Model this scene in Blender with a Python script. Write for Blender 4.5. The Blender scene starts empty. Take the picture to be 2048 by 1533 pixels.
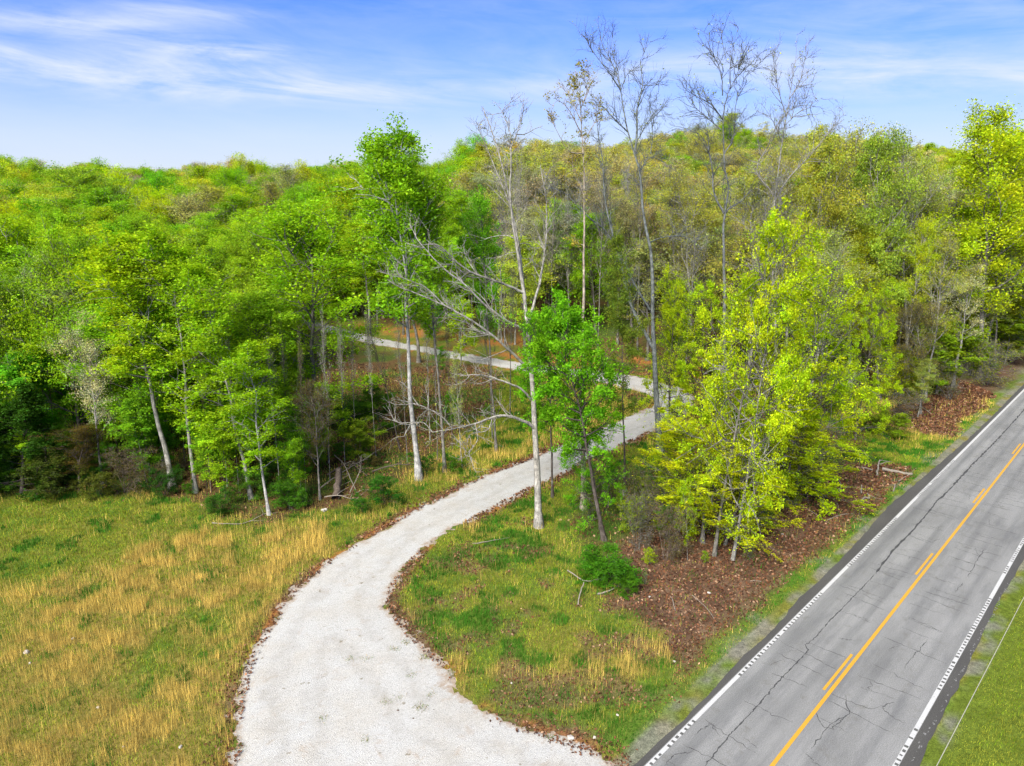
import bpy, math, random
import numpy as np
from mathutils import Vector, Matrix, Euler
R = math.radians
rng = np.random.default_rng(7)
random.seed(7)
sc = bpy.context.scene
COL = sc.collection

# ------------------------------------------------------------------ camera
FPX, W0, H0 = 1420.0, 2048.0, 1533.0
PITCH = R(16.1)
CAMH = 21.0
cam = bpy.data.cameras.new('camera')
cam.sensor_width = 36.0
cam.lens = 36.0 * FPX / W0
cam.clip_start = 0.1
cam.clip_end = 6000
camo = bpy.data.objects.new('camera', cam)
COL.objects.link(camo)
camo.location = (0, 0, CAMH)
camo.rotation_euler = (R(90) - PITCH, 0, 0)
sc.camera = camo
# ------------------------------------------------------------------ light
EXPOSURE = 2.9
SUN_EL, SUN_AZ = 46.0, 212.0          # azimuth clockwise from +Y (view direction)
SUN_STR, SUN_ANG = 1.5, 40.0
SKY_STR = 0.05
sc.view_settings.view_transform = 'Standard'
sc.view_settings.look = 'None'
sc.view_settings.gamma = 1.0
sc.view_settings.exposure = EXPOSURE
sc.view_settings.use_curve_mapping = False
sc.render.engine = 'CYCLES'
sc.cycles.max_bounces = 5
sc.cycles.diffuse_bounces = 3
sc.cycles.glossy_bounces = 1
sc.cycles.transmission_bounces = 3
sc.cycles.transparent_max_bounces = 4
sc.cycles.use_adaptive_sampling = True
sc.cycles.adaptive_threshold = 0.02
sc.cycles.adaptive_min_samples = 32
sc.cycles.use_denoising = True
sc.cycles.denoising_input_passes = 'RGB_ALBEDO_NORMAL'
sc.cycles.time_limit = 700
sc.render.use_persistent_data = False

SKY_TINT = (0.070, 0.218, 0.64)
CLOUD = (0.109, 0.119, 0.131)
sun = bpy.data.lights.new('sun', 'SUN')
sun.energy = SUN_STR
sun.angle = R(SUN_ANG)
sun.color = (1.0, 0.95, 0.86)
suno = bpy.data.objects.new('sun', sun)
COL.objects.link(suno)
az = R(SUN_AZ)
sd = Vector((math.sin(az) * math.cos(R(SUN_EL)), math.cos(az) * math.cos(R(SUN_EL)), math.sin(R(SUN_EL))))
suno.rotation_euler = sd.to_track_quat('Z', 'Y').to_euler()

def N(nt, typ, loc=None, **kw):
    n = nt.nodes.new(typ)
    for k, v in kw.items():
        setattr(n, k, v)
    return n

def math_node(nt, op, a, b=None, clamp=False):
    n = nt.nodes.new('ShaderNodeMath')
    n.operation = op
    n.use_clamp = clamp
    for i, v in enumerate((a, b)):
        if v is None:
            continue
        if isinstance(v, (int, float)):
            n.inputs[i].default_value = v
        else:
            nt.links.new(v, n.inputs[i])
    return n.outputs[0]

def ramp(nt, fac, stops, interp='LINEAR'):
    n = nt.nodes.new('ShaderNodeValToRGB')
    cr = n.color_ramp
    cr.interpolation = interp
    while len(cr.elements) > len(stops):
        cr.elements.remove(cr.elements[-1])
    while len(cr.elements) < len(stops):
        cr.elements.new(0.5)
    for e, (p, c) in zip(cr.elements, stops):
        e.position = p
        e.color = (c, c, c, 1) if isinstance(c, (int, float)) else (*c, 1)
    nt.links.new(fac, n.inputs[0])
    return n.outputs[0]

def mixc(nt, fac, a, b, blend='MIX'):
    n = nt.nodes.new('ShaderNodeMix')
    n.data_type = 'RGBA'
    n.blend_type = blend
    n.clamp_factor = True
    for sock, v in ((n.inputs[0], fac), (n.inputs[6], a), (n.inputs[7], b)):
        if isinstance(v, (int, float)):
            sock.default_value = v
        elif isinstance(v, tuple):
            sock.default_value = (*v, 1)
        else:
            nt.links.new(v, sock)
    return n.outputs[2]

def noise(nt, vec, scale, detail=4, rough=0.55, dist=0.0):
    n = nt.nodes.new('ShaderNodeTexNoise')
    n.inputs['Scale'].default_value = scale
    n.inputs['Detail'].default_value = detail
    n.inputs['Roughness'].default_value = rough
    n.inputs['Distortion'].default_value = dist
    if vec is not None:
        nt.links.new(vec, n.inputs['Vector'])
    return n.outputs['Fac']

def mapping(nt, vec, scale=(1, 1, 1), loc=(0, 0, 0), rot=(0, 0, 0)):
    n = nt.nodes.new('ShaderNodeMapping')
    n.inputs['Scale'].default_value = scale
    n.inputs['Location'].default_value = loc
    n.inputs['Rotation'].default_value = rot
    nt.links.new(vec, n.inputs['Vector'])
    return n.outputs[0]

world = bpy.data.worlds.new('World')
sc.world = world
world.use_nodes = True
nt = world.node_tree
bg = nt.nodes['Background']
sky = N(nt, 'ShaderNodeTexSky', sky_type='NISHITA', sun_disc=False)
sky.sun_elevation = R(SUN_EL)
sky.sun_rotation = az
sky.altitude = 200
sky.air_density = 1.0
sky.dust_density = 0.6
sky.ozone_density = 3.0
tc = N(nt, 'ShaderNodeTexCoord')
dirv = tc.outputs['Generated']
sep = N(nt, 'ShaderNodeSeparateXYZ')
nt.links.new(dirv, sep.inputs[0])
azn = math_node(nt, 'ARCTAN2', sep.outputs[0], sep.outputs[1])
eln = math_node(nt, 'ARCSINE', sep.outputs[2])
cmb = N(nt, 'ShaderNodeCombineXYZ')
nt.links.new(azn, cmb.inputs[0])
nt.links.new(math_node(nt, 'ADD', eln, math_node(nt, 'MULTIPLY', azn, 0.07)), cmb.inputs[1])
cv = cmb.outputs[0]
# thin high cloud: long streaks with feathered ends, thicker in two banks
n1 = noise(nt, mapping(nt, cv, scale=(4.2, 26.0, 1), loc=(1.3, 0.4, 0), rot=(0, 0, R(4))), 1.0, 10, 0.62, 0.9)
n2 = noise(nt, mapping(nt, cv, scale=(7.0, 30.0, 1), loc=(7.1, 3.0, 0), rot=(0, 0, R(8))), 1.0, 8, 0.62, 0.5)
def bank(a0, aw, e0, ew, k):
    a = math_node(nt, 'DIVIDE', math_node(nt, 'SUBTRACT', azn, a0), aw)
    e = math_node(nt, 'DIVIDE', math_node(nt, 'SUBTRACT', eln, e0), ew)
    r2 = math_node(nt, 'ADD', math_node(nt, 'MULTIPLY', a, a), math_node(nt, 'MULTIPLY', e, e))
    return math_node(nt, 'MULTIPLY', math_node(nt, 'EXPONENT', math_node(nt, 'MULTIPLY', r2, -1.0)), k)
bk = None
for q in ((-0.62, 0.42, 0.125, 0.022, 0.65), (-0.50, 0.10, 0.165, 0.012, 0.8), (-0.355, 0.06, 0.148, 0.010, 1.0), (-0.30, 0.30, 0.105, 0.018, 0.7), (0.30, 0.20, 0.125, 0.024, 0.95), (0.72, 0.30, 0.105, 0.016, 0.85), (-0.40, 0.09, 0.185, 0.012, 0.5), (0.9, 0.5, 0.2, 0.05, 0.35), (2.6, 1.4, 0.25, 0.12, 0.5), (-2.4, 1.0, 0.3, 0.1, 0.5)):
    b_ = bank(*q)
    bk = b_ if bk is None else math_node(nt, 'ADD', bk, b_)
wisp = math_node(nt, 'ADD', math_node(nt, 'MULTIPLY', ramp(nt, n1, [(0.36, 0.0), (0.68, 1.0)]), math_node(nt, 'ADD', math_node(nt, 'MULTIPLY', bk, 1.0), 0.12)),
                 math_node(nt, 'MULTIPLY', ramp(nt, n2, [(0.45, 0.0), (0.75, 1.0)]), math_node(nt, 'ADD', math_node(nt, 'MULTIPLY', bk, 0.55), 0.10)))
# milky veil towards the horizon
veil = ramp(nt, eln, [(0.0, 0.92), (0.05, 0.74), (0.10, 0.42), (0.17, 0.20), (0.24, 0.06), (0.30, 0.10), (0.6, 0.35), (1.0, 0.55)])
inv = math_node(nt, 'MULTIPLY', math_node(nt, 'SUBTRACT', 1.0, veil), math_node(nt, 'SUBTRACT', 1.0, math_node(nt, 'MULTIPLY', wisp, 0.95, clamp=True)))
cm = math_node(nt, 'SUBTRACT', 1.0, inv, clamp=True)
skc = N(nt, 'ShaderNodeVectorMath', operation='SCALE')
nt.links.new(sky.outputs[0], skc.inputs[0])
skc.inputs['Scale'].default_value = SKY_STR
tinted = mixc(nt, 1.0, skc.outputs[0], SKY_TINT, 'MULTIPLY')
cloudc = CLOUD
final = mixc(nt, cm, tinted, cloudc)
nt.links.new(final, bg.inputs['Color'])
bg.inputs['Strength'].default_value = 1.0

# ------------------------------------------------------------------ helpers
def vnoise(x, y, seed=0):
    xi = np.floor(x).astype(np.int64)
    yi = np.floor(y).astype(np.int64)
    xf, yf = x - xi, y - yi
    u, v = xf * xf * (3 - 2 * xf), yf * yf * (3 - 2 * yf)
    def h(a, b):
        n = (a * 374761393 + b * 668265263 + seed * 982451653) & 0xffffffff
        n = ((n ^ (n >> 13)) * 1274126177) & 0xffffffff
        return ((n ^ (n >> 16)) & 0xffff) / 65535.0
    return (h(xi, yi) * (1 - u) + h(xi + 1, yi) * u) * (1 - v) + (h(xi, yi + 1) * (1 - u) + h(xi + 1, yi + 1) * u) * v

def fbm(x, y, scale, octv=4, seed=0, rough=0.5):
    t, a, s = 0, 1.0, 0
    for o in range(octv):
        t = t + a * vnoise(x * scale + 37.1 * o, y * scale - 11.3 * o, seed + o)
        s += a
        a *= rough
        scale *= 2.03
    return t / s

def smooth(a, b, x):
    t = np.clip((x - a) / (b - a), 0, 1)
    return t * t * (3 - 2 * t)

RD = np.array([math.sin(R(43.95)), math.cos(R(43.95))])     # highway direction
RN = np.array([-RD[1], RD[0]])                               # to its left
RC = 8.02                                                   # centre line offset along RN

def terrain(X, Y):
    X = np.asarray(X, float)
    Y = np.asarray(Y, float)
    z = -0.015 * (0.69 * np.clip(X, -70, 90) + 0.72 * np.clip(Y, -20, 110))
    perp = X * RN[0] + Y * RN[1]
    D1 = Y - (94 - 0.62 * np.clip(X, -30, 40))
    D2 = perp - 34
    D = np.minimum(D1, np.where(X > 20, D2, 1e3))
    amp = 4.0 + 6.5 * smooth(-45, 15, X) + 12.0 * smooth(28, 72, X)
    z = z + amp * smooth(0, 110, D) + np.where(D > 0, 1, 0) * 0.004 * np.clip(D - 110, 0, 400)
    z = z + 1.4 * smooth(0, 14, D) * smooth(-30, -5, X) * (1 - smooth(22, 34, X))
    z = z - 2.6 * np.exp(-(((X + 21) / 10) ** 2 + ((Y - 66) / 9) ** 2))
    off = smooth(3.6, 9, np.abs(perp - RC))
    z = z + 0.35 * (fbm(X, Y, 0.06, 2, 5) - 0.5) * off * smooth(14, 30, Y)
    return z

def ray(x, y):
    u, v = (x - W0 / 2) / FPX, (y - H0 / 2) / FPX
    return np.array([u, math.cos(PITCH) - v * math.sin(PITCH), -(math.sin(PITCH) + v * math.cos(PITCH))])

def at(x, y, zoff=0.0):
    d = ray(x, y)
    t = np.concatenate([np.arange(15, 120, 0.5), np.arange(120, 900, 3)])
    P = d[None] * t[:, None]
    g = P[:, 2] + CAMH - terrain(P[:, 0], P[:, 1]) - zoff
    k = np.argmax(g < 0)
    if g[k] >= 0:
        k = len(t) - 1
    a, b = t[max(k - 1, 0)], t[k]
    for _ in range(18):
        m = (a + b) / 2
        q = d * m
        if q[2] + CAMH - terrain(q[0], q[1]) - zoff < 0:
            b = m
        else:
            a = m
    q = d * b
    return np.array([q[0], q[1], q[2] + CAMH])

def at_depth(x, y, zc):
    q = ray(x, y) * zc
    return np.array([q[0], q[1], q[2] + CAMH])

def depth_of(P):
    return P[1] * math.cos(PITCH) - (P[2] - CAMH) * math.sin(PITCH)

def project(X, Y, Z):
    zc = Y * math.cos(PITCH) - (Z - CAMH) * math.sin(PITCH)
    vc = -Y * math.sin(PITCH) - (Z - CAMH) * math.cos(PITCH)
    zc = np.maximum(zc, 0.1)
    return W0 / 2 + FPX * X / zc, H0 / 2 + FPX * vc / zc, zc

def mesh_np(name, V, F, smooth_=False, attrs=None, uv=None, fattr=None):
    """V (n,3), F (m,k) int or list of such arrays"""
    me = bpy.data.meshes.new(name)
    Fs = F if isinstance(F, list) else [F]
    Fs = [f for f in Fs if len(f)]
    V = np.asarray(V, np.float32)
    me.vertices.add(len(V))
    me.vertices.foreach_set('co', V.ravel())
    idx = np.concatenate([f.ravel() for f in Fs]).astype(np.int32)
    cnt = np.concatenate([np.full(len(f), f.shape[1]) for f in Fs])
    start = np.concatenate([[0], np.cumsum(cnt)[:-1]]).astype(np.int32)
    me.loops.add(len(idx))
    me.loops.foreach_set('vertex_index', idx)
    me.polygons.add(len(cnt))
    me.polygons.foreach_set('loop_start', start)
    me.polygons.foreach_set('use_smooth', np.full(len(cnt), smooth_, bool))
    if uv is not None:
        l = me.uv_layers.new(name='UVMap')
        l.data.foreach_set('uv', np.asarray(uv, np.float32)[idx].ravel())
    for k, v in (attrs or {}).items():
        v = np.asarray(v, np.float32)
        if v.ndim == 1:
            a = me.attributes.new(k, 'FLOAT', 'POINT')
            a.data.foreach_set('value', v)
        else:
            a = me.attributes.new(k, 'FLOAT_COLOR', 'POINT')
            a.data.foreach_set('color', np.concatenate([v[:, :3], np.ones((len(v), 1), np.float32)], 1).ravel())
    me.update()
    me.validate()
    return me

def obj(name, me, mats, parent=None, kind=None):
    o = bpy.data.objects.new(name, me)
    COL.objects.link(o)
    if me is not None and mats is not None:
        for m in (mats if isinstance(mats, (list, tuple)) else [mats]):
            if m.name not in [x.name for x in me.materials if x]:
                me.materials.append(m)
    if parent:
        o.parent = parent
    if kind:
        o['kind'] = kind
    return o

def tag(o, label=None, cat=None, group=None, kind=None):
    if label:
        o['label'] = label
    if cat:
        o['category'] = cat
    if group:
        o['group'] = group
    if kind:
        o['kind'] = kind
    return o

def new_mat(name, rough=0.8):
    m = bpy.data.materials.new(name)
    m.use_nodes = True
    nt = m.node_tree
    b = nt.nodes['Principled BSDF']
    b.inputs['Roughness'].default_value = rough
    b.inputs['Specular IOR Level'].default_value = 0.25
    return m, nt, b

def bump(nt, b, h, strength=0.4, dist=0.05):
    n = nt.nodes.new('ShaderNodeBump')
    n.inputs['Strength'].default_value = strength
    n.inputs['Distance'].default_value = dist
    nt.links.new(h, n.inputs['Height'])
    nt.links.new(n.outputs[0], b.inputs['Normal'])

def attr(nt, name, typ='GEOMETRY'):
    n = nt.nodes.new('ShaderNodeAttribute')
    n.attribute_name = name
    n.attribute_type = typ
    return n

# ------------------------------------------------------------------ materials
def mat_ground():
    m, nt, b = new_mat('ground_soil', 0.95)
    b.inputs['Specular IOR Level'].default_value = 0.05
    g = N(nt, 'ShaderNodeNewGeometry')
    a = attr(nt, 'zone')
    n1 = noise(nt, g.outputs['Position'], 3.5, 6, 0.65)
    n2 = noise(nt, g.outputs['Position'], 17.0, 5, 0.7)
    k = ramp(nt, n1, [(0.3, 0.62), (0.7, 1.35)])
    k2 = ramp(nt, n2, [(0.32, 0.5), (0.68, 1.5)])
    c = mixc(nt, 1.0, a.outputs['Color'], k, 'MULTIPLY')
    c = mixc(nt, 1.0, c, k2, 'MULTIPLY')
    nt.links.new(c, b.inputs['Base Color'])
    bump(nt, b, n2, 0.8, 0.08)
    return m

def mat_gravel():
    m, nt, b = new_mat('limestone_gravel', 0.9)
    b.inputs['Specular IOR Level'].default_value = 0.1
    g = N(nt, 'ShaderNodeNewGeometry')
    p = g.outputs['Position']
    v = N(nt, 'ShaderNodeTexVoronoi')
    v.inputs['Scale'].default_value = 30.0
    nt.links.new(p, v.inputs['Vector'])
    sp = N(nt, 'ShaderNodeSeparateColor')
    nt.links.new(v.outputs['Color'], sp.inputs[0])
    stone = ramp(nt, sp.outputs[0], [(0.0, 0.21), (0.10, 0.285), (0.5, 0.318), (1.0, 0.355)])
    v2 = noise(nt, p, 60.0, 3, 0.7)
    stone = mixc(nt, 1.0, stone, ramp(nt, v2, [(0.3, 0.80), (0.7, 1.15)]), 'MULTIPLY')
    big = noise(nt, p, 0.55, 6, 0.6)
    dirt = noise(nt, p, 1.3, 8, 0.72, 0.4)
    col = mixc(nt, 1.0, stone, mixc(nt, ramp(nt, big, [(0.4, 0.0), (0.7, 1.0)]), (1.10, 1.09, 1.02), (1.05, 1.0, 0.88)), 'MULTIPLY')
    col = mixc(nt, ramp(nt, dirt, [(0.56, 0.0), (0.74, 0.6)]), col, (0.24, 0.18, 0.12))
    trk = attr(nt, 'track').outputs['Fac']
    tn = noise(nt, p, 0.9, 5, 0.7)
    col = mixc(nt, math_node(nt, 'MULTIPLY', trk, ramp(nt, tn, [(0.34, 0.10), (0.66, 0.42)])), col, (0.20, 0.185, 0.155))
    spk = noise(nt, p, 2.6, 3, 0.5)
    col = mixc(nt, ramp(nt, spk, [(0.70, 0.0), (0.74, 0.7)]), col, (0.13, 0.11, 0.07))
    e = attr(nt, 'edge')
    en = noise(nt, p, 5.0, 6, 0.75)
    ef = math_node(nt, 'ADD', e.outputs['Fac'], math_node(nt, 'MULTIPLY', math_node(nt, 'SUBTRACT', en, 0.5), 1.3))
    col = mixc(nt, ramp(nt, ef, [(0.55, 0.0), (1.0, 0.75)]), col, (0.22, 0.155, 0.095))
    nt.links.new(col, b.inputs['Base Color'])
    bump(nt, b, v.outputs['Distance'], 0.7, 0.03)
    return m

def mat_asphalt(name, base, worn=True):
    m, nt, b = new_mat(name, 0.85)
    uv = N(nt, 'ShaderNodeUVMap')
    u = uv.outputs[0]
    s = N(nt, 'ShaderNodeSeparateXYZ')
    nt.links.new(u, s.inputs[0])
    sp = noise(nt, u, 24.0, 4, 0.8)
    sp2 = noise(nt, u, 55.0, 2, 0.8)
    big = noise(nt, mapping(nt, u, scale=(0.25, 0.9, 1)), 0.6, 5, 0.6)
    stre = noise(nt, mapping(nt, u, scale=(0.05, 2.2, 1)), 1.0, 4, 0.6)
    col = mixc(nt, 1.0, base, ramp(nt, sp, [(0.28, 0.5), (0.72, 1.5)]), 'MULTIPLY')
    col = mixc(nt, 1.0, col, ramp(nt, sp2, [(0.25, 0.7), (0.75, 1.3)]), 'MULTIPLY')
    col = mixc(nt, 1.0, col, ramp(nt, big, [(0.3, 0.74), (0.7, 1.16)]), 'MULTIPLY')
    if worn:
        # polished wheel tracks, tyre-darkened stripes along the lanes
        t = s.outputs[1]
        for c0, w, d in ((0.85, 0.30, 0.24), (2.75, 0.42, 0.34), (-0.95, 0.32, 0.20), (-2.45, 0.3, 0.14), (1.75, 0.2, 0.10)):
            q = math_node(nt, 'DIVIDE', math_node(nt, 'ABSOLUTE', math_node(nt, 'SUBTRACT', t, c0)), w)
            k = ramp(nt, q, [(0.0, 1.0), (1.0, 0.0)], 'EASE')
            k = math_node(nt, 'MULTIPLY', k, math_node(nt, 'MULTIPLY', ramp(nt, stre, [(0.3, 0.35), (0.65, 1.0)]), d * 1.3))
            col = mixc(nt, k, col, (0.035, 0.038, 0.04))
        col = mixc(nt, math_node(nt, 'MULTIPLY', ramp(nt, stre, [(0.5, 0.0), (0.75, 1.0)]), 0.35), col, (0.07, 0.07, 0.072))
        oil = noise(nt, mapping(nt, u, scale=(0.12, 0.5, 1), loc=(1, 4, 0)), 1.6, 6, 0.7)
        col = mixc(nt, math_node(nt, 'MULTIPLY', ramp(nt, oil, [(0.52, 0.0), (0.66, 1.0)]), 0.45), col, (0.075, 0.077, 0.078))
        br = noise(nt, mapping(nt, u, scale=(1, 1, 1), loc=(3, 9, 0)), 1.1, 7, 0.75)
        col = mixc(nt, math_node(nt, 'MULTIPLY', ramp(nt, br, [(0.56, 0.0), (0.68, 1.0)]), 0.5), col, (0.09, 0.085, 0.07))
    nt.links.new(col, b.inputs['Base Color'])
    bump(nt, b, sp, 0.35, 0.01)
    return m

def mat_paint(name, c):
    m, nt, b = new_mat(name, 0.7)
    g = N(nt, 'ShaderNodeNewGeometry')
    n1 = noise(nt, g.outputs['Position'], 22.0, 5, 0.8)
    col = mixc(nt, ramp(nt, n1, [(0.50, 0.0), (0.66, 0.75)]), c, (c[0] * 0.4 + 0.04, c[1] * 0.4 + 0.04, c[2] * 0.4 + 0.04))
    nt.links.new(col, b.inputs['Base Color'])
    return m

def mat_plain(name, c, rough=0.9, var=0.5, sc_=9.0):
    m, nt, b = new_mat(name, rough)
    b.inputs['Specular IOR Level'].default_value = 0.1
    g = N(nt, 'ShaderNodeNewGeometry')
    n1 = noise(nt, g.outputs['Position'], sc_, 5, 0.7)
    col = mixc(nt, 1.0, c, ramp(nt, n1, [(0.3, 1 - var), (0.7, 1 + var)]), 'MULTIPLY')
    nt.links.new(col, b.inputs['Base Color'])
    bump(nt, b, n1, 0.5, 0.03)
    return m

def mat_leaf(name='leaf'):
    """tint comes from the tree, tone from the leaf"""
    m = bpy.data.materials.new(name)
    m.use_nodes = True
    nt = m.node_tree
    nt.nodes.clear()
    out = N(nt, 'ShaderNodeOutputMaterial')
    ti = attr(nt, 'tint', 'INSTANCER').outputs['Color']
    to = attr(nt, 'tone').outputs['Fac']
    hu = attr(nt, 'hue').outputs['Fac']
    c = mixc(nt, 1.0, ti, ramp(nt, to, [(0.0, 0.40), (0.5, 0.88), (1.0, 1.38)]), 'MULTIPLY')
    warm = mixc(nt, 1.0, c, (1.28, 1.04, 0.8), 'MULTIPLY')
    cool = mixc(nt, 1.0, c, (0.76, 0.97, 1.0), 'MULTIPLY')
    c = mixc(nt, ramp(nt, hu, [(0.0, 0.0), (1.0, 1.0)]), cool, warm)
    d = N(nt, 'ShaderNodeBsdfDiffuse')
    t = N(nt, 'ShaderNodeBsdfTranslucent')
    g = N(nt, 'ShaderNodeBsdfGlossy')
    g.inputs['Roughness'].default_value = 0.7
    g.inputs['Color'].default_value = (0.5, 0.5, 0.45, 1)
    nt.links.new(c, d.inputs[0])
    tc_ = mixc(nt, 1.0, c, (1.15, 1.1, 0.6), 'MULTIPLY')
    nt.links.new(tc_, t.inputs[0])
    a = N(nt, 'ShaderNodeMixShader')
    a.inputs[0].default_value = 0.45
    nt.links.new(d.outputs[0], a.inputs[1])
    nt.links.new(t.outputs[0], a.inputs[2])
    a2 = N(nt, 'ShaderNodeMixShader')
    a2.inputs[0].default_value = 0.012
    nt.links.new(a.outputs[0], a2.inputs[1])
    nt.links.new(g.outputs[0], a2.inputs[2])
    nt.links.new(a2.outputs[0], out.inputs[0])
    return m

def mat_blade(name='grass_blade'):
    """colour from the blade itself"""
    m = bpy.data.materials.new(name)
    m.use_nodes = True
    nt = m.node_tree
    nt.nodes.clear()
    out = N(nt, 'ShaderNodeOutputMaterial')
    c = attr(nt, 'col').outputs['Color']
    d = N(nt, 'ShaderNodeBsdfDiffuse')
    t = N(nt, 'ShaderNodeBsdfTranslucent')
    nt.links.new(c, d.inputs[0])
    nt.links.new(c, t.inputs[0])
    a = N(nt, 'ShaderNodeMixShader')
    a.inputs[0].default_value = 0.3
    nt.links.new(d.outputs[0], a.inputs[1])
    nt.links.new(t.outputs[0], a.inputs[2])
    nt.links.new(a.outputs[0], out.inputs[0])
    return m

def mat_bark():
    m, nt, b = new_mat('bark', 0.95)
    b.inputs['Specular IOR Level'].default_value = 0.1
    g = N(nt, 'ShaderNodeNewGeometry')
    ti = attr(nt, 'bark', 'INSTANCER').outputs['Color']
    n1 = noise(nt, mapping(nt, g.outputs['Position'], scale=(1, 1, 0.22)), 9.0, 5, 0.7)
    n2 = noise(nt, g.outputs['Position'], 1.4, 5, 0.7)
    c = mixc(nt, 1.0, ti, ramp(nt, n1, [(0.32, 0.35), (0.68, 1.5)]), 'MULTIPLY')
    c = mixc(nt, 1.0, c, ramp(nt, noise(nt, mapping(nt, g.outputs['Position'], scale=(0.4, 0.4, 1.6)), 1.6, 5, 0.7), [(0.35, 0.6), (0.65, 1.25)]), 'MULTIPLY')
    c = mixc(nt, ramp(nt, n2, [(0.58, 0.0), (0.66, 0.45)]), c, (0.22, 0.23, 0.19))
    nt.links.new(c, b.inputs['Base Color'])
    bump(nt, b, n1, 0.6, 0.03)
    return m

M_ground, M_gravel = mat_ground(), mat_gravel()
M_asph = mat_asphalt('worn_asphalt', (0.160, 0.160, 0.152))
M_shoulder = mat_asphalt('dark_shoulder_asphalt', (0.052, 0.050, 0.045), False)
M_white, M_yellow = mat_paint('white_road_paint', (0.36, 0.36, 0.345)), mat_paint('yellow_road_paint', (0.40, 0.215, 0.016))
M_groove = mat_plain('rumble_groove', (0.075, 0.075, 0.07), 0.9, 0.3)
M_crack = mat_plain('crack_filler', (0.045, 0.045, 0.045), 0.9, 0.3)
M_leaf, M_blade, M_bark = mat_leaf(), mat_blade(), mat_bark()
M_stone = mat_plain('pale_stone', (0.36, 0.33, 0.285), 0.9, 0.3, 6)
M_dead = mat_plain('bleached_wood', (0.19, 0.165, 0.13), 0.9, 0.4, 12)
M_dark = mat_plain('dark_wood', (0.09, 0.07, 0.055), 0.9, 0.5, 10)
M_cable = mat_plain('cable_sheath', (0.30, 0.29, 0.22), 0.6, 0.1)

# ------------------------------------------------------------------ ground plan (read off the photograph, turned into metres)
GL = [(440, 1950), (452, 1700), (465, 1533), (472, 1460), (478, 1400), (490, 1345), (510, 1300), (545, 1250), (562, 1212), (600, 1172), (640, 1137), (690, 1102), (760, 1060), (820, 1025), (900, 985), (980, 947), (1050, 922), (1103, 899), (1185, 863), (1222, 849), (1265, 832), (1298, 818), (1312, 805), (1300, 791), (1262, 780), (1216, 770), (1137, 752), (1062, 745), (1000, 735), (911, 719), (829, 702), (740, 688), (671, 671), (620, 656), (551, 620), (538, 592), (520, 570)]
GR = [(1500, 1950), (1310, 1640), (1230, 1533), (1219, 1522), (1189, 1501), (1113, 1478), (1058, 1454), (1000, 1434), (957, 1410), (921, 1387), (898, 1343), (840, 1287), (806, 1250), (785, 1225), (779, 1200), (784, 1180), (805, 1149), (840, 1108), (874, 1080), (942, 1042), (1038, 991), (1068, 976), (1116, 955), (1178, 921), (1240, 894), (1308, 863), (1366, 832), (1391, 806), (1387, 793), (1360, 776), (1329, 767), (1291, 757), (1219, 744), (1154, 738), (1062, 729), (1000, 719), (959, 713), (877, 699), (774, 681), (692, 660), (620, 640), (575, 612), (560, 590), (548, 568)]
GLw = np.array([at(*p) for p in GL])[:, :2]
GRw = np.array([at(*p) for p in GR])[:, :2]

def catmull(P, n):
    P = np.asarray(P, float)
    d = np.concatenate([[0], np.cumsum(np.linalg.norm(np.diff(P, axis=0), axis=1))])
    t = np.linspace(0, d[-1], n)
    Q = np.vstack([2 * P[0] - P[1], P, 2 * P[-1] - P[-2]])
    k = np.clip(np.searchsorted(d, t, side='right') - 1, 0, len(P) - 2)
    u = ((t - d[k]) / np.maximum(d[k + 1] - d[k], 1e-9))[:, None]
    p0, p1, p2, p3 = Q[k], Q[k + 1], Q[k + 2], Q[k + 3]
    # finite-difference tangents, limited
    m1 = (p2 - p0) * 0.5
    m2 = (p3 - p1) * 0.5
    seg = np.linalg.norm(p2 - p1, axis=1, keepdims=True)
    for m in (m1, m2):
        l = np.linalg.norm(m, axis=1, keepdims=True)
        m *= np.minimum(1, seg / np.maximum(l, 1e-9))
    return (2 * u**3 - 3 * u**2 + 1) * p1 + (u**3 - 2 * u**2 + u) * m1 + (-2 * u**3 + 3 * u**2) * p2 + (u**3 - u**2) * m2

def seg_dist(X, Y, P):
    """distance from points to polyline"""
    best = np.full(X.shape, 1e9)
    for a, b in zip(P[:-1], P[1:]):
        ab = b - a
        L = ab @ ab
        t = np.clip(((X - a[0]) * ab[0] + (Y - a[1]) * ab[1]) / max(L, 1e-9), 0, 1)
        best = np.minimum(best, (X - a[0] - t * ab[0]) ** 2 + (Y - a[1] - t * ab[1]) ** 2)
    return np.sqrt(best)

def inside(X, Y, poly):
    r = np.zeros(X.shape, bool)
    n = len(poly)
    for i in range(n):
        x1, y1 = poly[i]
        x2, y2 = poly[(i + 1) % n]
        c = ((y1 > Y) != (y2 > Y)) & (X < (x2 - x1) * (Y - y1) / (y2 - y1 + 1e-12) + x1)
        r ^= c
    return r

GPOLY = np.vstack([GLw, GRw[::-1]])
GCEN = np.vstack([catmull(GLw, 60), catmull(GRw, 60)])

def gravel_d(X, Y):
    """signed distance to the gravel's edge (negative on the gravel)"""
    X = np.asarray(X, float); Y = np.asarray(Y, float)
    d = np.minimum(seg_dist(X, Y, GLw), seg_dist(X, Y, GRw))
    return np.where(inside(X, Y, GPOLY), -d, d)

def perp_of(X, Y):
    return X * RN[0] + Y * RN[1] - RC
def along_of(X, Y):
    return X * RD[0] + Y * RD[1]

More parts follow.
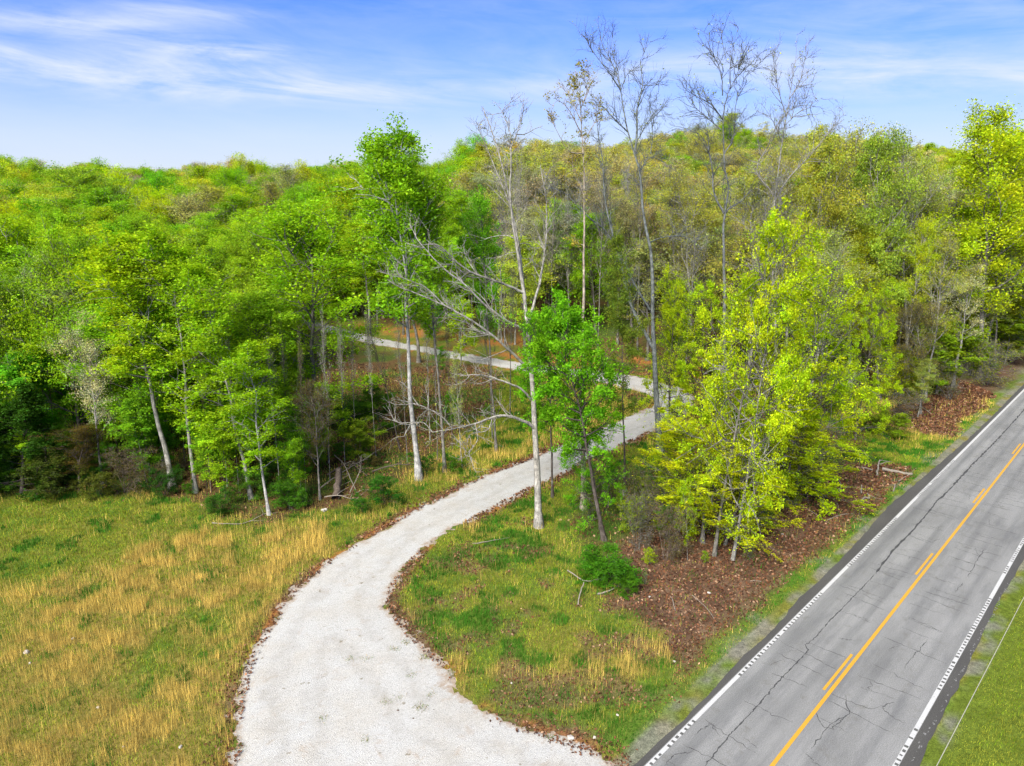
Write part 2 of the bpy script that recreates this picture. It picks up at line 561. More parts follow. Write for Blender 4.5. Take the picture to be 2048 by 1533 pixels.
def px_poly_mask(X, Y, poly, soft=0.6, wob=1.2):
    P = np.array([at(*p)[:2] for p in poly])
    Xn = X + (fbm(X, Y, 0.5, 3, 31) - 0.5) * 2 * wob
    Yn = Y + (fbm(X, Y, 0.5, 3, 57) - 0.5) * 2 * wob
    ins = inside(Xn, Yn, P)
    d = seg_dist(Xn, Yn, np.vstack([P, P[:1]]))
    sd_ = np.where(ins, d, -d)
    return smooth(-soft, soft, sd_)

# zones
LITTER = [[(1235, 1190), (1240, 1100), (1310, 1020), (1420, 1000), (1560, 960), (1700, 925), (1800, 930), (1868, 945), (1800, 1010), (1700, 1080), (1600, 1150), (1500, 1245), (1420, 1330), (1380, 1350), (1340, 1300), (1290, 1240), (1200, 1215)],
          [(1720, 850), (1790, 815), (1880, 780), (2048, 705), (2300, 600), (2300, 640), (2048, 752), (1985, 800), (1900, 875), (1820, 860)],
          [(1420, 1335), (1400, 1400), (1330, 1440), (1290, 1440), (1330, 1370), (1390, 1310)],
          [(1000, 1440), (1150, 1430), (1260, 1480), (1215, 1520), (1110, 1482)]]
def zones(X, Y):
    gd = gravel_d(X, Y)
    pp = perp_of(X, Y)
    z = {}
    lit = np.zeros(X.shape)
    for P in LITTER:
        lit = np.maximum(lit, px_poly_mask(X, Y, P, 0.7, 1.0))
    # brown leaves along the gravel's edges, thin and broken
    near = smooth(0.9, 0.25, gd) * (gd > -0.25) * smooth(0.35, 0.6, fbm(X, Y, 0.45, 3, 77)) * (Y < 62)
    lit = np.maximum(lit, near * 0.9)
    islp = px_poly_mask(X, Y, [(800, 1210), (850, 1130), (1060, 1010), (1130, 1180), (1250, 1240), (1400, 1350), (1280, 1500), (1000, 1430), (880, 1330)], 1, 0.5)
    lit = np.maximum(lit, islp * 0.6 * smooth(0.52, 0.64, fbm(X, Y, 0.55, 4, 201)))
    lit = lit * smooth(4.6, 5.5, pp + (fbm(X, Y, 0.4, 3, 301) - 0.5) * 1.6)
    # woods floor: north of the field edge, or inside the islands
    wood = px_poly_mask(X, Y, [(-900, 1010), (0, 985), (300, 990), (520, 1045), (640, 1015), (760, 985), (860, 930), (920, 880), (1000, 800), (1010, 745), (900, 722), (740, 700), (620, 670), (500, 620), (470, 560), (300, 520), (-900, 520)], 0.8, 1.5)
    D1 = Y - (94 - 0.62 * np.clip(X, -30, 40))
    wood = np.maximum(wood, smooth(1, 5, D1) * (X < 24))
    wood = np.maximum(wood, smooth(15.5, 17, pp) * smooth(52, 58, Y) * (X > 12) * (gd > 0.5))
    wood = np.maximum(wood, px_poly_mask(X, Y, [(1130, 1080), (1190, 990), (1330, 900), (1420, 860), (1500, 850), (1740, 860), (1720, 940), (1560, 1030), (1440, 1120), (1240, 1120)], 1.2, 1.5))
    wood = wood * (gd > 0.3)
    tan = smooth(0.42, 0.56, fbm(X, Y, 0.16, 4, 3) * 0.55 + fbm(X, Y, 0.9, 3, 9) * 0.45)
    tanw = px_poly_mask(X, Y, [(330, 1100), (440, 1060), (640, 1050), (690, 1080), (560, 1200), (500, 1300), (440, 1533), (300, 1950), (-600, 1950), (-600, 1420), (0, 1270), (100, 1170), (250, 1110)], 2.5, 3)
    greenhole = px_poly_mask(X, Y, [(230, 1320), (330, 1250), (400, 1230), (430, 1280), (330, 1350), (250, 1370)], 1.2, 1.5)
    greenedge = px_poly_mask(X, Y, [(0, 1000), (330, 1000), (600, 1040), (700, 1040), (690, 1090), (400, 1040), (250, 1080), (120, 1150), (-300, 1250), (-300, 1000)], 1.5, 2)
    tan = np.clip(tan * 0.45 + tanw * 0.75 * (0.4 + 0.6 * tan) - greenhole * 0.7 - greenedge * 0.35, 0, 1)
    tan = tan * (gd > 0) * (pp > 0)
    z['island_tan'] = px_poly_mask(X, Y, [(805, 1220), (900, 1290), (960, 1330), (1060, 1340), (1300, 1280), (1400, 1290), (1390, 1320), (1180, 1380), (1000, 1370), (900, 1350), (820, 1270)], 0.8, 1.2)
    isl = px_poly_mask(X, Y, [(790, 1210), (850, 1120), (1060, 1000), (1300, 900), (1500, 900), (1900, 880), (1900, 940), (1500, 1300), (1280, 1533), (1000, 1430)], 1, 0.5)
    tan = np.where(isl > 0.5, tan * 0.25 + 0.75 * z['island_tan'] * smooth(0.35, 0.6, fbm(X, Y, 0.9, 3, 19)), tan)
    clay = px_poly_mask(X, Y, [(680, 650), (800, 672), (900, 695), (1000, 712), (1200, 738), (1300, 750), (1420, 800), (1460, 870), (1400, 900), (1395, 800), (1450, 750), (1250, 715), (1050, 676), (900, 664), (760, 650)], 1.0, 2.0) * smooth(0.38, 0.55, fbm(X, Y, 0.25, 4, 88))
    clay = np.maximum(clay, smooth(0.55, 0.15, gd) * smooth(0.5, 0.62, fbm(X, Y, 0.35, 3, 41)) * (gd > 0))
    verge = smooth(6.6, 5.4, pp) * smooth(4.2, 4.8, pp) * (1 - lit * 0.8)
    z.update(gd=gd, pp=pp, lit=lit, wood=wood, tan=tan, clay=clay, verge=verge, isl=isl, lawn=(pp < -4).astype(float))
    return z

# ---- ground sheet
def axis(lo, hi, fine_lo, fine_hi, step, grow=1.09):
    a = list(np.arange(fine_lo, fine_hi, step))
    s = step
    x = a[-1]
    while x < hi:
        s *= grow
        x += s
        a.append(x)
    s = step
    x = a[0]
    b = []
    while x > lo:
        s *= grow
        x -= s
        b.append(x)
    return np.array(b[::-1] + a)
xs = axis(-2600, 2600, -42, 52, 0.34)
ys = axis(-300, 4200, 14, 72, 0.34, 1.05)
GX, GY = np.meshgrid(xs, ys)
gz = terrain(GX, GY)
Zn = zones(GX, GY)
def lerp3(a, b, t):
    return a * (1 - t[..., None]) + np.array(b) * t[..., None]
fn = fbm(GX, GY, 0.8, 4, 61)
base = lerp3(np.zeros(GX.shape + (3,)) + np.array([0.072, 0.115, 0.015]), (0.125, 0.125, 0.022), smooth(0.35, 0.65, fn))
base = lerp3(base, (0.20, 0.135, 0.04), Zn['tan'] * 0.6)
litc = lerp3(np.zeros(GX.shape + (3,)) + np.array([0.080, 0.046, 0.028]), (0.125, 0.078, 0.048), smooth(0.35, 0.7, fbm(GX, GY, 1.6, 4, 14)))
wf = lerp3(np.zeros(GX.shape + (3,)) + np.array([0.085, 0.052, 0.022]), (0.05, 0.075, 0.014), smooth(0.4, 0.62, fbm(GX, GY, 0.3, 4, 24)))
base = lerp3(base, (0, 0, 0), Zn['wood']) + wf * Zn['wood'][..., None]
base = lerp3(base, (0, 0, 0), Zn['lit']) + litc * Zn['lit'][..., None]
base = lerp3(base, (0.27, 0.105, 0.03), Zn['clay'] * 0.8)
base = lerp3(base, (0.07, 0.125, 0.015), Zn['verge'] * 0.7)
base = lerp3(base, (0.085, 0.115, 0.014), Zn['lawn'])
base = lerp3(base, (0.16, 0.15, 0.13), 0.7 * smooth(4.6, 4.35, np.abs(Zn['pp'])) * smooth(0.35, 0.6, fbm(GX, GY, 1.2, 3, 71)))
base = lerp3(base, (0.15, 0.145, 0.12), 0.5 * smooth(6.2, 5.0, Zn['pp']) * (Zn['pp'] > 3) * smooth(0.58, 0.72, fbm(GX, GY, 0.35, 4, 171)))
NYg, NXg = GX.shape
idx = np.arange(NYg * NXg).reshape(NYg, NXg)
F = np.stack([idx[:-1, :-1], idx[:-1, 1:], idx[1:, 1:], idx[1:, :-1]], -1).reshape(-1, 4)
V = np.stack([GX, GY, gz], -1).reshape(-1, 3)
ground = obj('ground', mesh_np('ground', V, F, True, {'zone': base.reshape(-1, 3)}), M_ground, kind='structure')

def strip_mesh(name, L, Rr, ncross, zoff, extra=None, edgeattr=False, crown=0.0):
    """loft between two (n,2) edges lying on the terrain"""
    n = len(L)
    t = np.linspace(0, 1, ncross)
    P = L[:, None, :] * (1 - t)[None, :, None] + Rr[:, None, :] * t[None, :, None]
    z = terrain(P[..., 0], P[..., 1]) + zoff
    if crown:
        z = z + crown * np.sin(np.pi * t)[None] ** 0.35
    V = np.concatenate([P, z[..., None]], -1).reshape(-1, 3)
    id_ = np.arange(n * ncross).reshape(n, ncross)
    F = np.stack([id_[:-1, :-1], id_[:-1, 1:], id_[1:, 1:], id_[1:, :-1]], -1).reshape(-1, 4)
    at_ = {}
    if edgeattr:
        w = np.linalg.norm(Rr - L, axis=1)[:, None]
        de = np.minimum(t, 1 - t)[None] * w
        at_['edge'] = np.clip(1 - de / 0.9, 0, 1).reshape(-1)
    uv = np.stack([along_of(V[:, 0], V[:, 1]), perp_of(V[:, 0], V[:, 1])], -1)
    return mesh_np(name, V, F, True, at_, uv)

# ---- gravel drive with a ragged edge: a fine grid whose rim is pulled onto the outline
def gravel_mesh():
    step = 0.16
    gx_ = np.arange(-34, 24, step)
    gy_ = np.arange(14, 118, step)
    X, Y = np.meshgrid(gx_, gy_)
    def field(X, Y):
        return gravel_d(X, Y) + (fbm(X, Y, 1.5, 4, 3, 0.75) - 0.5) * 1.5 + (fbm(X, Y, 0.35, 2, 33) - 0.5) * 0.5
    D = field(X, Y)
    pp = perp_of(X, Y)
    D = np.maximum(D, HALF + 0.3 - pp)
    cell = np.minimum(np.minimum(D[:-1, :-1], D[1:, :-1]), np.minimum(D[:-1, 1:], D[1:, 1:])) < 0
    gy_d, gx_d = np.gradient(D, step)
    g2 = gx_d ** 2 + gy_d ** 2 + 0.05
    out = D > 0
    mv = np.clip(D, 0, step * 1.5)
    Xs = np.where(out, X - mv * gx_d / g2, X)
    Ys = np.where(out, Y - mv * gy_d / g2, Y)
    id_ = np.arange(X.size).reshape(X.shape)
    F = np.stack([id_[:-1, :-1], id_[:-1, 1:], id_[1:, 1:], id_[1:, :-1]], -1)[cell]
    use = np.unique(F)
    mp_ = np.zeros(X.size, int)
    mp_[use] = np.arange(len(use))
    F = mp_[F]
    xs_, ys_, d_ = Xs.ravel()[use], Ys.ravel()[use], D.ravel()[use]
    z = terrain(xs_, ys_) + 0.004 + 0.045 * smooth(0.0, 1.2, -d_)
    return mesh_np('gravel_road', np.stack([xs_, ys_, z], -1), F, True, {'edge': np.clip(1 + d_ / 0.9, 0, 1), 'track': np.maximum(np.exp(-((d_ + 1.5) / 0.28) ** 2), np.exp(-((d_ + 3.1) / 0.3) ** 2))})
HALF = 3.34
gravel = obj('gravel_road', gravel_mesh(), M_gravel, kind='structure')

# ---- highway
S0, S1 = -40.0, 700.0
def road_pts(s, t):
    s = np.asarray(s, float); t = np.asarray(t, float)
    return np.stack([RD[0] * s + RN[0] * (t + RC), RD[1] * s + RN[1] * (t + RC)], -1)
ss = np.concatenate([np.arange(S0, 130, 0.5), np.arange(130, S1, 6)])
HALF = 3.34
road = obj('road', strip_mesh('road', road_pts(ss, 0 * ss + HALF + 0.12), road_pts(ss, 0 * ss - HALF - 0.10), 18, 0.03), M_asph, kind='structure')
# shoulders: outer edges traced from the photograph
lo_px = [(1265, 1533), (1350, 1455), (1410, 1400), (1455, 1345), (1500, 1300), (1550, 1257), (1600, 1195), (1611, 1188), (1696, 1105), (1777, 1013), (1852, 951), (1891, 918), (1921, 892), (1957, 860), (2048, 769)]
ro_px = [(1837, 1533), (1871, 1456), (1930, 1348), (1964, 1269), (1993, 1210), (2048, 1120)]
def shoulder(name, pxs, tin, sgn):
    P = np.array([at(*p)[:2] for p in pxs])
    s, t = along_of(P[:, 0], P[:, 1]), perp_of(P[:, 0], P[:, 1])
    o = np.argsort(s)
    sq = np.concatenate([np.arange(S0, 130, 0.25), np.arange(130, S1, 6)])
    tq = np.interp(sq, s[o], t[o])
    tq = tq + (fbm(sq, sq * 0, 1.3, 3, 8) - 0.5) * 0.16 + np.where(sq > s.max() + 1, (fbm(sq, sq * 0, 0.2, 2, 18) - 0.5) * 0.3, 0)
    tq = sgn * np.maximum(np.abs(tq), abs(tin) + 0.08)
    return obj(name, strip_mesh(name, road_pts(sq, 0 * sq + tin), road_pts(sq, tq), 4, 0.022), M_shoulder, kind='structure')
shoulder('road_shoulder_left', lo_px, HALF + 0.10, 1)
shoulder('road_shoulder_right', ro_px, -HALF - 0.08, -1)

def quads_on_road(rects, zoff):
    """rects: (s0,s1,t0,t1) -> V,F"""
    V, F = [], []
    for (a, b, c, d) in rects:
        m = max(1, int((b - a) / 4))
        for k in range(m):
            s0 = a + (b - a) * k / m
            s1 = a + (b - a) * (k + 1) / m
            p = road_pts([s0, s1, s1, s0], [c, c, d, d])
            z = terrain(p[:, 0], p[:, 1]) + zoff
            i = len(V)
            V += [tuple(q) + (zz_,) for q, zz_ in zip(p, z)]
            F.append((i, i + 1, i + 2, i + 3))
    return np.array(V), np.array(F)
def road_part(name, rects, zoff, mat, kind=None):
    V, F = quads_on_road(rects, zoff)
    o = obj(name, mesh_np(name, V, F), mat, parent=road)
    if kind:
        o['kind'] = kind
    return o
LW = 0.085
road_part('edge_line', [(S0, 130, HALF - LW, HALF + LW), (130, S1, HALF - LW, HALF + LW)], 0.036, M_white)
road_part('edge_line', [(S0, 130, -HALF - LW, -HALF + LW), (130, S1, -HALF - LW, -HALF + LW)], 0.036, M_white)
road_part('centre_line', [(S0, 130, -0.075, 0.075), (130, S1, -0.075, 0.075)], 0.036, M_yellow)
# broken yellow line: measured from the photograph, then carried on at the same pitch
def s_at(x, y):
    q = at(x, y)
    return along_of(q[0], q[1]), perp_of(q[0], q[1])
d1a, d1b = s_at(1648, 1382)[0], s_at(1703, 1310)[0]
d2a, d2b = s_at(1829, 1150)[0], s_at(1863, 1106)[0]
print('dash', d1a, d1b, d2a, d2b, s_at(1648, 1382)[1], s_at(1829, 1150)[1])
pitch = d2a - d1a
for k in range(-1, 14):
    a = d1a + pitch * k
    road_part('broken_line', [(a, a + (d1b - d1a), 0.19, 0.31)], 0.036, M_yellow)
# milled rumble grooves through the edge lines, in groups with plain gaps
def groups(tc_, gaps):
    g = []
    s = 14.0
    while s < 120:
        if not any(a <= s <= b for a, b in gaps):
            if rng.random() < 0.96:
                g.append((s + rng.uniform(-0.02, 0.02), s + rng.uniform(0.10, 0.16), tc_ - rng.uniform(0.07, 0.11), tc_ + rng.uniform(0.02, 0.06)))
        s += 0.31
    return g
gapL = [sorted((s_at(1385, 1437)[0], s_at(1465, 1360)[0])), sorted((s_at(1640, 1185)[0], s_at(1690, 1137)[0])), sorted((s_at(1790, 1035)[0], s_at(1830, 995)[0])), sorted((s_at(1905, 922)[0], 200))]
gapR = [sorted((s_at(1825, 1460)[0], s_at(1868, 1385)[0])), sorted((s_at(1974, 1198)[0], s_at(2002, 1150)[0]))]
road_part('rumble_grooves', groups(HALF, gapL), 0.040, M_groove, 'stuff')
road_part('rumble_grooves', groups(-HALF + 0.03, gapR), 0.040, M_groove, 'stuff')
# scarred aggregate showing outside the right line
rects = []
for k in range(150):
    s = rng.uniform(15, 45)
    t = -HALF - 0.42 - 0.04 * math.sin(s * 1.3) + rng.normal(0, 0.035)
    rects.append((s, s + rng.uniform(0.03, 0.12), t, t + rng.uniform(0.015, 0.05)))
road_part('exposed_aggregate', rects, 0.034, M_asph, 'stuff')

def crack_mesh(paths, zoff=0.0345):
    V, F = [], []
    for P, w in paths:
        P = np.asarray(P)
        d = np.gradient(P, axis=0)
        d /= np.maximum(np.linalg.norm(d, axis=1, keepdims=True), 1e-6)
        nrm = np.stack([-d[:, 1], d[:, 0]], -1)
        ww = w * (0.35 + 1.3 * rng.random(len(P)))[:, None] * np.minimum(1, 0.25 + np.minimum(np.arange(len(P)), np.arange(len(P))[::-1]) / 3)[:, None]
        A, B = P + nrm * ww / 2, P - nrm * ww / 2
        i = len(V)
        for a, b in zip(A, B):
            V.append((a[0], a[1], float(terrain(a[0], a[1])) + zoff))
            V.append((b[0], b[1], float(terrain(b[0], b[1])) + zoff))
        for k in range(len(P) - 1):
            F.append((i + 2 * k, i + 2 * k + 1, i + 2 * k + 3, i + 2 * k + 2))
    return np.array(V), np.array(F)
def jag(P, n, amp):
    P = np.asarray(P, float)
    d = np.concatenate([[0], np.cumsum(np.linalg.norm(np.diff(P, axis=0), axis=1))])
    t = np.linspace(0, d[-1], n)
    Q = np.stack([np.interp(t, d, P[:, 0]), np.interp(t, d, P[:, 1])], -1)
    return Q + rng.normal(0, amp, Q.shape)
main_px = [(2028, 843), (1989, 886), (1940, 935), (1908, 971), (1875, 1003), (1826, 1062), (1787, 1101), (1750, 1150), (1690, 1212), (1660, 1242), (1632, 1275), (1610, 1292), (1617, 1302), (1575, 1347), (1550, 1372), (1530, 1395), (1500, 1430), (1470, 1460), (1440, 1495), (1410, 1533)]
mp = np.array([at(*p)[:2] for p in main_px])
ms = along_of(mp[:, 0], mp[:, 1])
far_s = np.arange(ms.max() + 1, 110, 2.0)
tfar = perp_of(mp[0, 0], mp[0, 1])
mp = np.vstack([road_pts(far_s[::-1], tfar + 0 * far_s), mp])
kk = len(far_s) + 8
V, F = crack_mesh([(jag(mp[:kk], 260, 0.02), 0.10), (jag(mp[kk - 1:], 160, 0.018), 0.045)])
obj('sealed_crack', mesh_np('sealed_crack', V, F), M_crack, parent=road)
paths = []
s = 15.0
while s < 95:
    for side in (1, -1):
        if rng.random() < 0.85:
            t0 = side * rng.uniform(0.1, 0.8)
            t1 = side * rng.uniform(1.2, 3.2)
            s2 = s + rng.uniform(-0.5, 0.9)
            p = jag(road_pts([s2, s2 + rng.uniform(-0.35, 0.35)], [t0, t1]), 14, 0.035)
            paths.append((p, rng.uniform(0.014, 0.03)))
            if rng.random() < 0.4:
                q = p[rng.integers(3, 11)]
                qs, qt = along_of(*q), perp_of(*q)
                paths.append((jag(road_pts([qs, qs + rng.uniform(-1.2, 1.2)], [qt, qt + rng.uniform(-0.5, 0.5)]), 9, 0.04), rng.uniform(0.008, 0.02)))
    s += rng.uniform(0.5, 1.3)
for pxs, w in [([(1650, 1383), (1685, 1400), (1740, 1420), (1790, 1405)], 0.02), ([(1690, 1390), (1700, 1430), (1660, 1450), (1640, 1480), (1620, 1500)], 0.03),
               ([(1770, 1410), (1765, 1420), (1790, 1440), (1810, 1448)], 0.025), ([(1855, 1280), (1840, 1300), (1815, 1325), (1808, 1340)], 0.025),
               ([(1968, 1100), (1950, 1130), (1935, 1155)], 0.03), ([(1926, 1168), (1910, 1186)], 0.025),
               ([(1630, 1425), (1645, 1455), (1665, 1460), (1690, 1435)], 0.03), ([(1390, 1470), (1420, 1448), (1440, 1475)], 0.03),
               ([(1330, 1533), (1350, 1510), (1390, 1505)], 0.03)]:
    paths.append((jag([at(*p)[:2] for p in pxs], 22, 0.03), w))
V, F = crack_mesh(paths)
obj('hairline_cracks', mesh_np('hairline_cracks', V, F), M_crack, parent=road, kind='stuff')

# ------------------------------------------------------------------ tree growing
def norm(v):
    return v / np.maximum(np.linalg.norm(v, axis=-1, keepdims=True), 1e-9)

def sample_poly(P, par, t):
    """P (N,K,3); par index; t in 0..1 -> point, tangent"""
    K = P.shape[1]
    f = t * (K - 1)
    k = np.clip(f.astype(int), 0, K - 2)
    u = (f - k)[:, None]
    a, b = P[par, k], P[par, k + 1]
    return a + (b - a) * u, norm(b - a)

def perp_dirs(T, ang, az):
    up_ = np.where(np.abs(T[:, 2:3]) > 0.95, np.array([[1.0, 0, 0]]), np.array([[0, 0, 1.0]]))
    a = norm(np.cross(T, up_))
    b = np.cross(T, a)
    s = np.cos(az)[:, None] * a + np.sin(az)[:, None] * b
    return norm(T * np.cos(ang)[:, None] + s * np.sin(ang)[:, None])

def wander(rg, P0, D, L, K, curl, upb):
    """polylines that wander; upb pulls the direction up (or down)"""
    n = len(P0)
    out = np.zeros((n, K, 3))
    out[:, 0] = P0
    d = D.copy()
    st = (L / (K - 1))[:, None]
    for k in range(1, K):
        d = norm(d + rg.normal(0, curl, (n, 3)) + np.array([0, 0, 1.0]) * upb)
        out[:, k] = out[:, k - 1] + d * st
    return out

def tubes(P, r0, r1, sides, flare=0.0):
    n, K, _ = P.shape
    T = norm(np.gradient(P, axis=1))
    up_ = np.where(np.abs(T[..., 2:3]) > 0.93, np.array([1.0, 0, 0]), np.array([0, 0, 1.0]))
    a = norm(np.cross(T, up_))
    b = np.cross(T, a)
    r = (r0[:, None] + (r1 - r0)[:, None] * np.linspace(0, 1, K)[None] ** 0.72)[..., None, None]
    if flare:
        r[:, 0] *= 1 + flare
    th = np.arange(sides) / sides * 2 * math.pi
    V = P[:, :, None] + r * (np.cos(th)[None, None, :, None] * a[:, :, None] + np.sin(th)[None, None, :, None] * b[:, :, None])
    V = V.reshape(-1, 3)
    id_ = np.arange(n * K * sides).reshape(n, K, sides)
    nx = np.roll(id_, -1, 2)
    F = np.stack([id_[:, :-1], nx[:, :-1], nx[:, 1:], id_[:, 1:]], -1).reshape(-1, 4)
    return V, F

def join(parts):
    Vs, Fs, o = [], [], 0
    for V, F in parts:
        Vs.append(V)
        Fs.append(F + o)
        o += len(V)
    return np.vstack(Vs), Fs

def leaves(rg, C, size, flat=0.5, elong=1.35, tri=False):
    """one folded rhomb a leaf"""
    n = len(C)
    nr = norm(rg.normal(0, 1, (n, 3)) * (1 - flat) + np.array([0, 0, 1.0]) * flat * 1.6)
    a = norm(np.cross(nr, rg.normal(0, 1, (n, 3))))
    b = np.cross(nr, a)
    s = (size * rg.uniform(0.6, 1.35, n))[:, None]
    fold = nr * s * rg.uniform(0.0, 0.28, (n, 1))
    if tri:
        V = np.stack([C - a * s * 0.5 * elong, C + a * s * 0.35 + b * s * 0.55, C + a * s * 0.5 - b * s * 0.5 + fold], 1).reshape(-1, 3)
        return V, np.arange(3 * n).reshape(n, 3)
    v0 = C - a * s * elong * 0.5
    v1 = C + b * s * 0.5 + fold
    v2 = C + a * s * elong * 0.5
    v3 = C - b * s * 0.5 + fold
    V = np.stack([v0, v1, v2, v3], 1).reshape(-1, 3)
    i = np.arange(n) * 4
    F = np.concatenate([np.stack([i, i + 1, i + 2], -1), np.stack([i, i + 2, i + 3], -1)])
    return V, F

class Tree:
    pass

def build_tree(rg, sp, stems=None):
    """returns trunk (V,F) and crown (V, F, attrs, split) in local metres"""
    H, Rc = sp['H'], sp['R']
    K = 12
    limb_parts = []
    if stems is None:
        ns = sp.get('stems', 1)
        P = []
        for i in range(ns):
            t = np.linspace(0, 1, K)
            lean = rg.normal(0, sp.get('lean', 0.04), 2) * H * (1 if ns == 1 else 2.2)
            w = np.cumsum(rg.normal(0, 0.012 * H, (K, 2)), 0) * t[:, None] * sp.get('wob', 0.8)
            b0 = rg.normal(0, 0.12 * (ns > 1), 2)
            hh = H * (1 if i == 0 else rg.uniform(0.7, 0.97))
            q = np.zeros((K, 3))
            q[:, :2] = b0 + lean * t[:, None] ** 1.3 + w
            q[:, 2] = -0.3 + t * (hh + 0.3)
            P.append(q)
        P = np.array(P)
        r0 = np.full(len(P), sp['r']) * (1 if ns == 1 else 0.75)
        limb_parts.append(tubes(P, r0, r0 * 0.12, sp.get('sides', 7), 0.6))
        npar = len(P)
        n1 = sp['n1']
        par = np.arange(n1) % npar
        u = (np.arange(n1) + rg.random(n1)) / n1
        h = sp['first'] + (0.985 - sp['first']) * u ** sp.get('hpow', 0.9)
        p0, T = sample_poly(P, par, h)
        prof = sp['prof'](u) * rg.uniform(0.6, 1.15, n1)
        L1 = np.maximum(Rc * prof, 0.08 * Rc)
        azs = np.arange(n1) * 2.39996 + rg.normal(0, 0.5, n1)
        el = R(1) * (sp['ang0'] + (sp['ang1'] - sp['ang0']) * u + rg.normal(0, 8, n1))   # angle from trunk axis
        D = perp_dirs(T, el, azs)
        B1 = wander(rg, p0, D, L1, 7, 0.13 * sp.get('curl', 1), sp['up'])
        rr = np.minimum(sp['r'] * 0.42 * (1 - 0.75 * u), 0.022 * L1 + 0.012) * sp.get('limb', 1)
        limb_parts.append(tubes(B1, rr, rr * 0.25, 4))
        pars = [B1]
        lens = [L1]
    else:
        pars, lens = [], []
        Bs = []
        for (P, ra, rb) in stems:
            t = np.concatenate([[0], np.cumsum(np.linalg.norm(np.diff(P, axis=0), axis=1))])
            kk = 10
            tt = np.linspace(0, t[-1], kk)
            Q = np.stack([np.interp(tt, t, P[:, i]) for i in range(3)], -1)
            cc = catmull(P, 22)
            w = rg.normal(0, 0.015, cc.shape) * min(1, t[-1] / 6)
            w[0] = 0
            limb_parts.append(tubes((cc + w)[None], np.array([ra * 0.84]), np.array([rb * 0.8]), 8 if ra > 0.08 else 5, 0.6 if ra > 0.2 else 0.0))
            Bs.append(Q)
            lens.append(t[-1])
        pars = [np.array(Bs)]
        lens = [np.array(lens)]
    # second order
    B1, L1 = pars[0], lens[0]
    if stems is None:
        n2 = len(B1) * sp['n2']
        par2 = np.repeat(np.arange(len(B1)), sp['n2'])
        u2 = rg.uniform(0.22, 1.0, n2)
        Lp_ = L1[par2]
        L2 = np.maximum(Lp_ * (0.52 - 0.22 * u2) * rg.uniform(0.6, 1.3, n2), 0.25)
    else:
        cnt = np.maximum(2, (L1 * sp['dens']).astype(int))
        cnt[0] = max(2, int(cnt[0] * sp.get('stem0', 0.35)))
        par2 = np.repeat(np.arange(len(B1)), cnt)
        n2 = len(par2)
        u2 = rg.uniform(0.15, 1.0, n2)
        u2 = np.where(par2 == 0, np.clip(rg.uniform(sp.get('u0', 0.5), 1, n2), 0, 1), u2)
        L2 = sp['L2'] * rg.uniform(0.4, 1.3, n2) * (1.1 - 0.5 * u2)
    p0, T = sample_poly(B1, par2, u2)
    D = perp_dirs(T, R(1) * rg.normal(sp.get('a2', 48), 12, n2), rg.uniform(0, 2 * math.pi, n2))
    B2 = wander(rg, p0, D, L2, 5, 0.16 * sp.get('curl', 1), sp['up2'])
    r2 = np.clip(0.012 * L2 + 0.006, 0.008, 0.06) * sp.get('twig', 1)
    limb_parts.append(tubes(B2, r2, r2 * 0.4, 3))
    # third order
    n3 = n2 * sp['n3']
    par3 = np.repeat(np.arange(n2), sp['n3'])
    u3 = rg.uniform(0.25, 1.0, n3)
    p0, T = sample_poly(B2, par3, u3)
    L3 = np.maximum(L2[par3] * 0.5 * rg.uniform(0.5, 1.3, n3), 0.18)
    D = perp_dirs(T, R(1) * rg.normal(42, 12, n3), rg.uniform(0, 2 * math.pi, n3))
    B3 = wander(rg, p0, D, L3, 3, 0.12, sp['up2'])
    crown_parts = []
    if sp.get('twigs3', False):
        r3 = np.full(n3, 0.0085 * sp.get('twig', 1))
        limb_parts.append(tubes(B3, r3, r3 * 0.5, 3))
    tV, tF = join(limb_parts)
    # leaves
    nl = sp['leaf_n']
    if nl:
        # clump weight makes light and dark masses and gaps
        w = rg.gamma(sp.get('clump', 1.2), 1, n2)
        w3 = w[par3] * L3
        w3 /= w3.sum()
        pk = rg.choice(n3, nl, p=w3)
        q, _ = sample_poly(B3, pk, rg.uniform(0.2, 1.05, nl).clip(0, 1))
        q = q + rg.normal(0, sp.get('spread', 0.16), (nl, 3)) * np.array([1, 1, 0.7])
        tri = sp.get('tri', True)
        lV, lF = leaves(rg, q, sp['leaf'], sp.get('flat', 0.5), 1.35, tri)
        ct = rg.normal(0, 0.14, n2)[par3[pk]]
        tone = np.clip(0.5 + ct + rg.normal(0, 0.2, nl), 0, 1)
        hue = np.clip(0.5 + rg.normal(0, 0.16, n2)[par3[pk]] + rg.normal(0, 0.2, nl), 0, 1)
        crown = (lV, lF, {'tone': np.repeat(tone, 3 if tri else 4), 'hue': np.repeat(hue, 3 if tri else 4)})
    else:
        crown = None
    return (tV, tF), crown

def ovoid(u):
    return np.sin(np.pi * (0.12 + 0.80 * u)) ** 0.75
def dome(u):
    return np.sqrt(np.clip(1 - (u * 0.96) ** 2.2, 0.02, 1))
def vase(u):
    return 0.55 + 0.45 * np.sin(np.pi * np.clip(u * 1.1, 0, 1))
def cone(u):
    return 1.02 - 0.9 * u

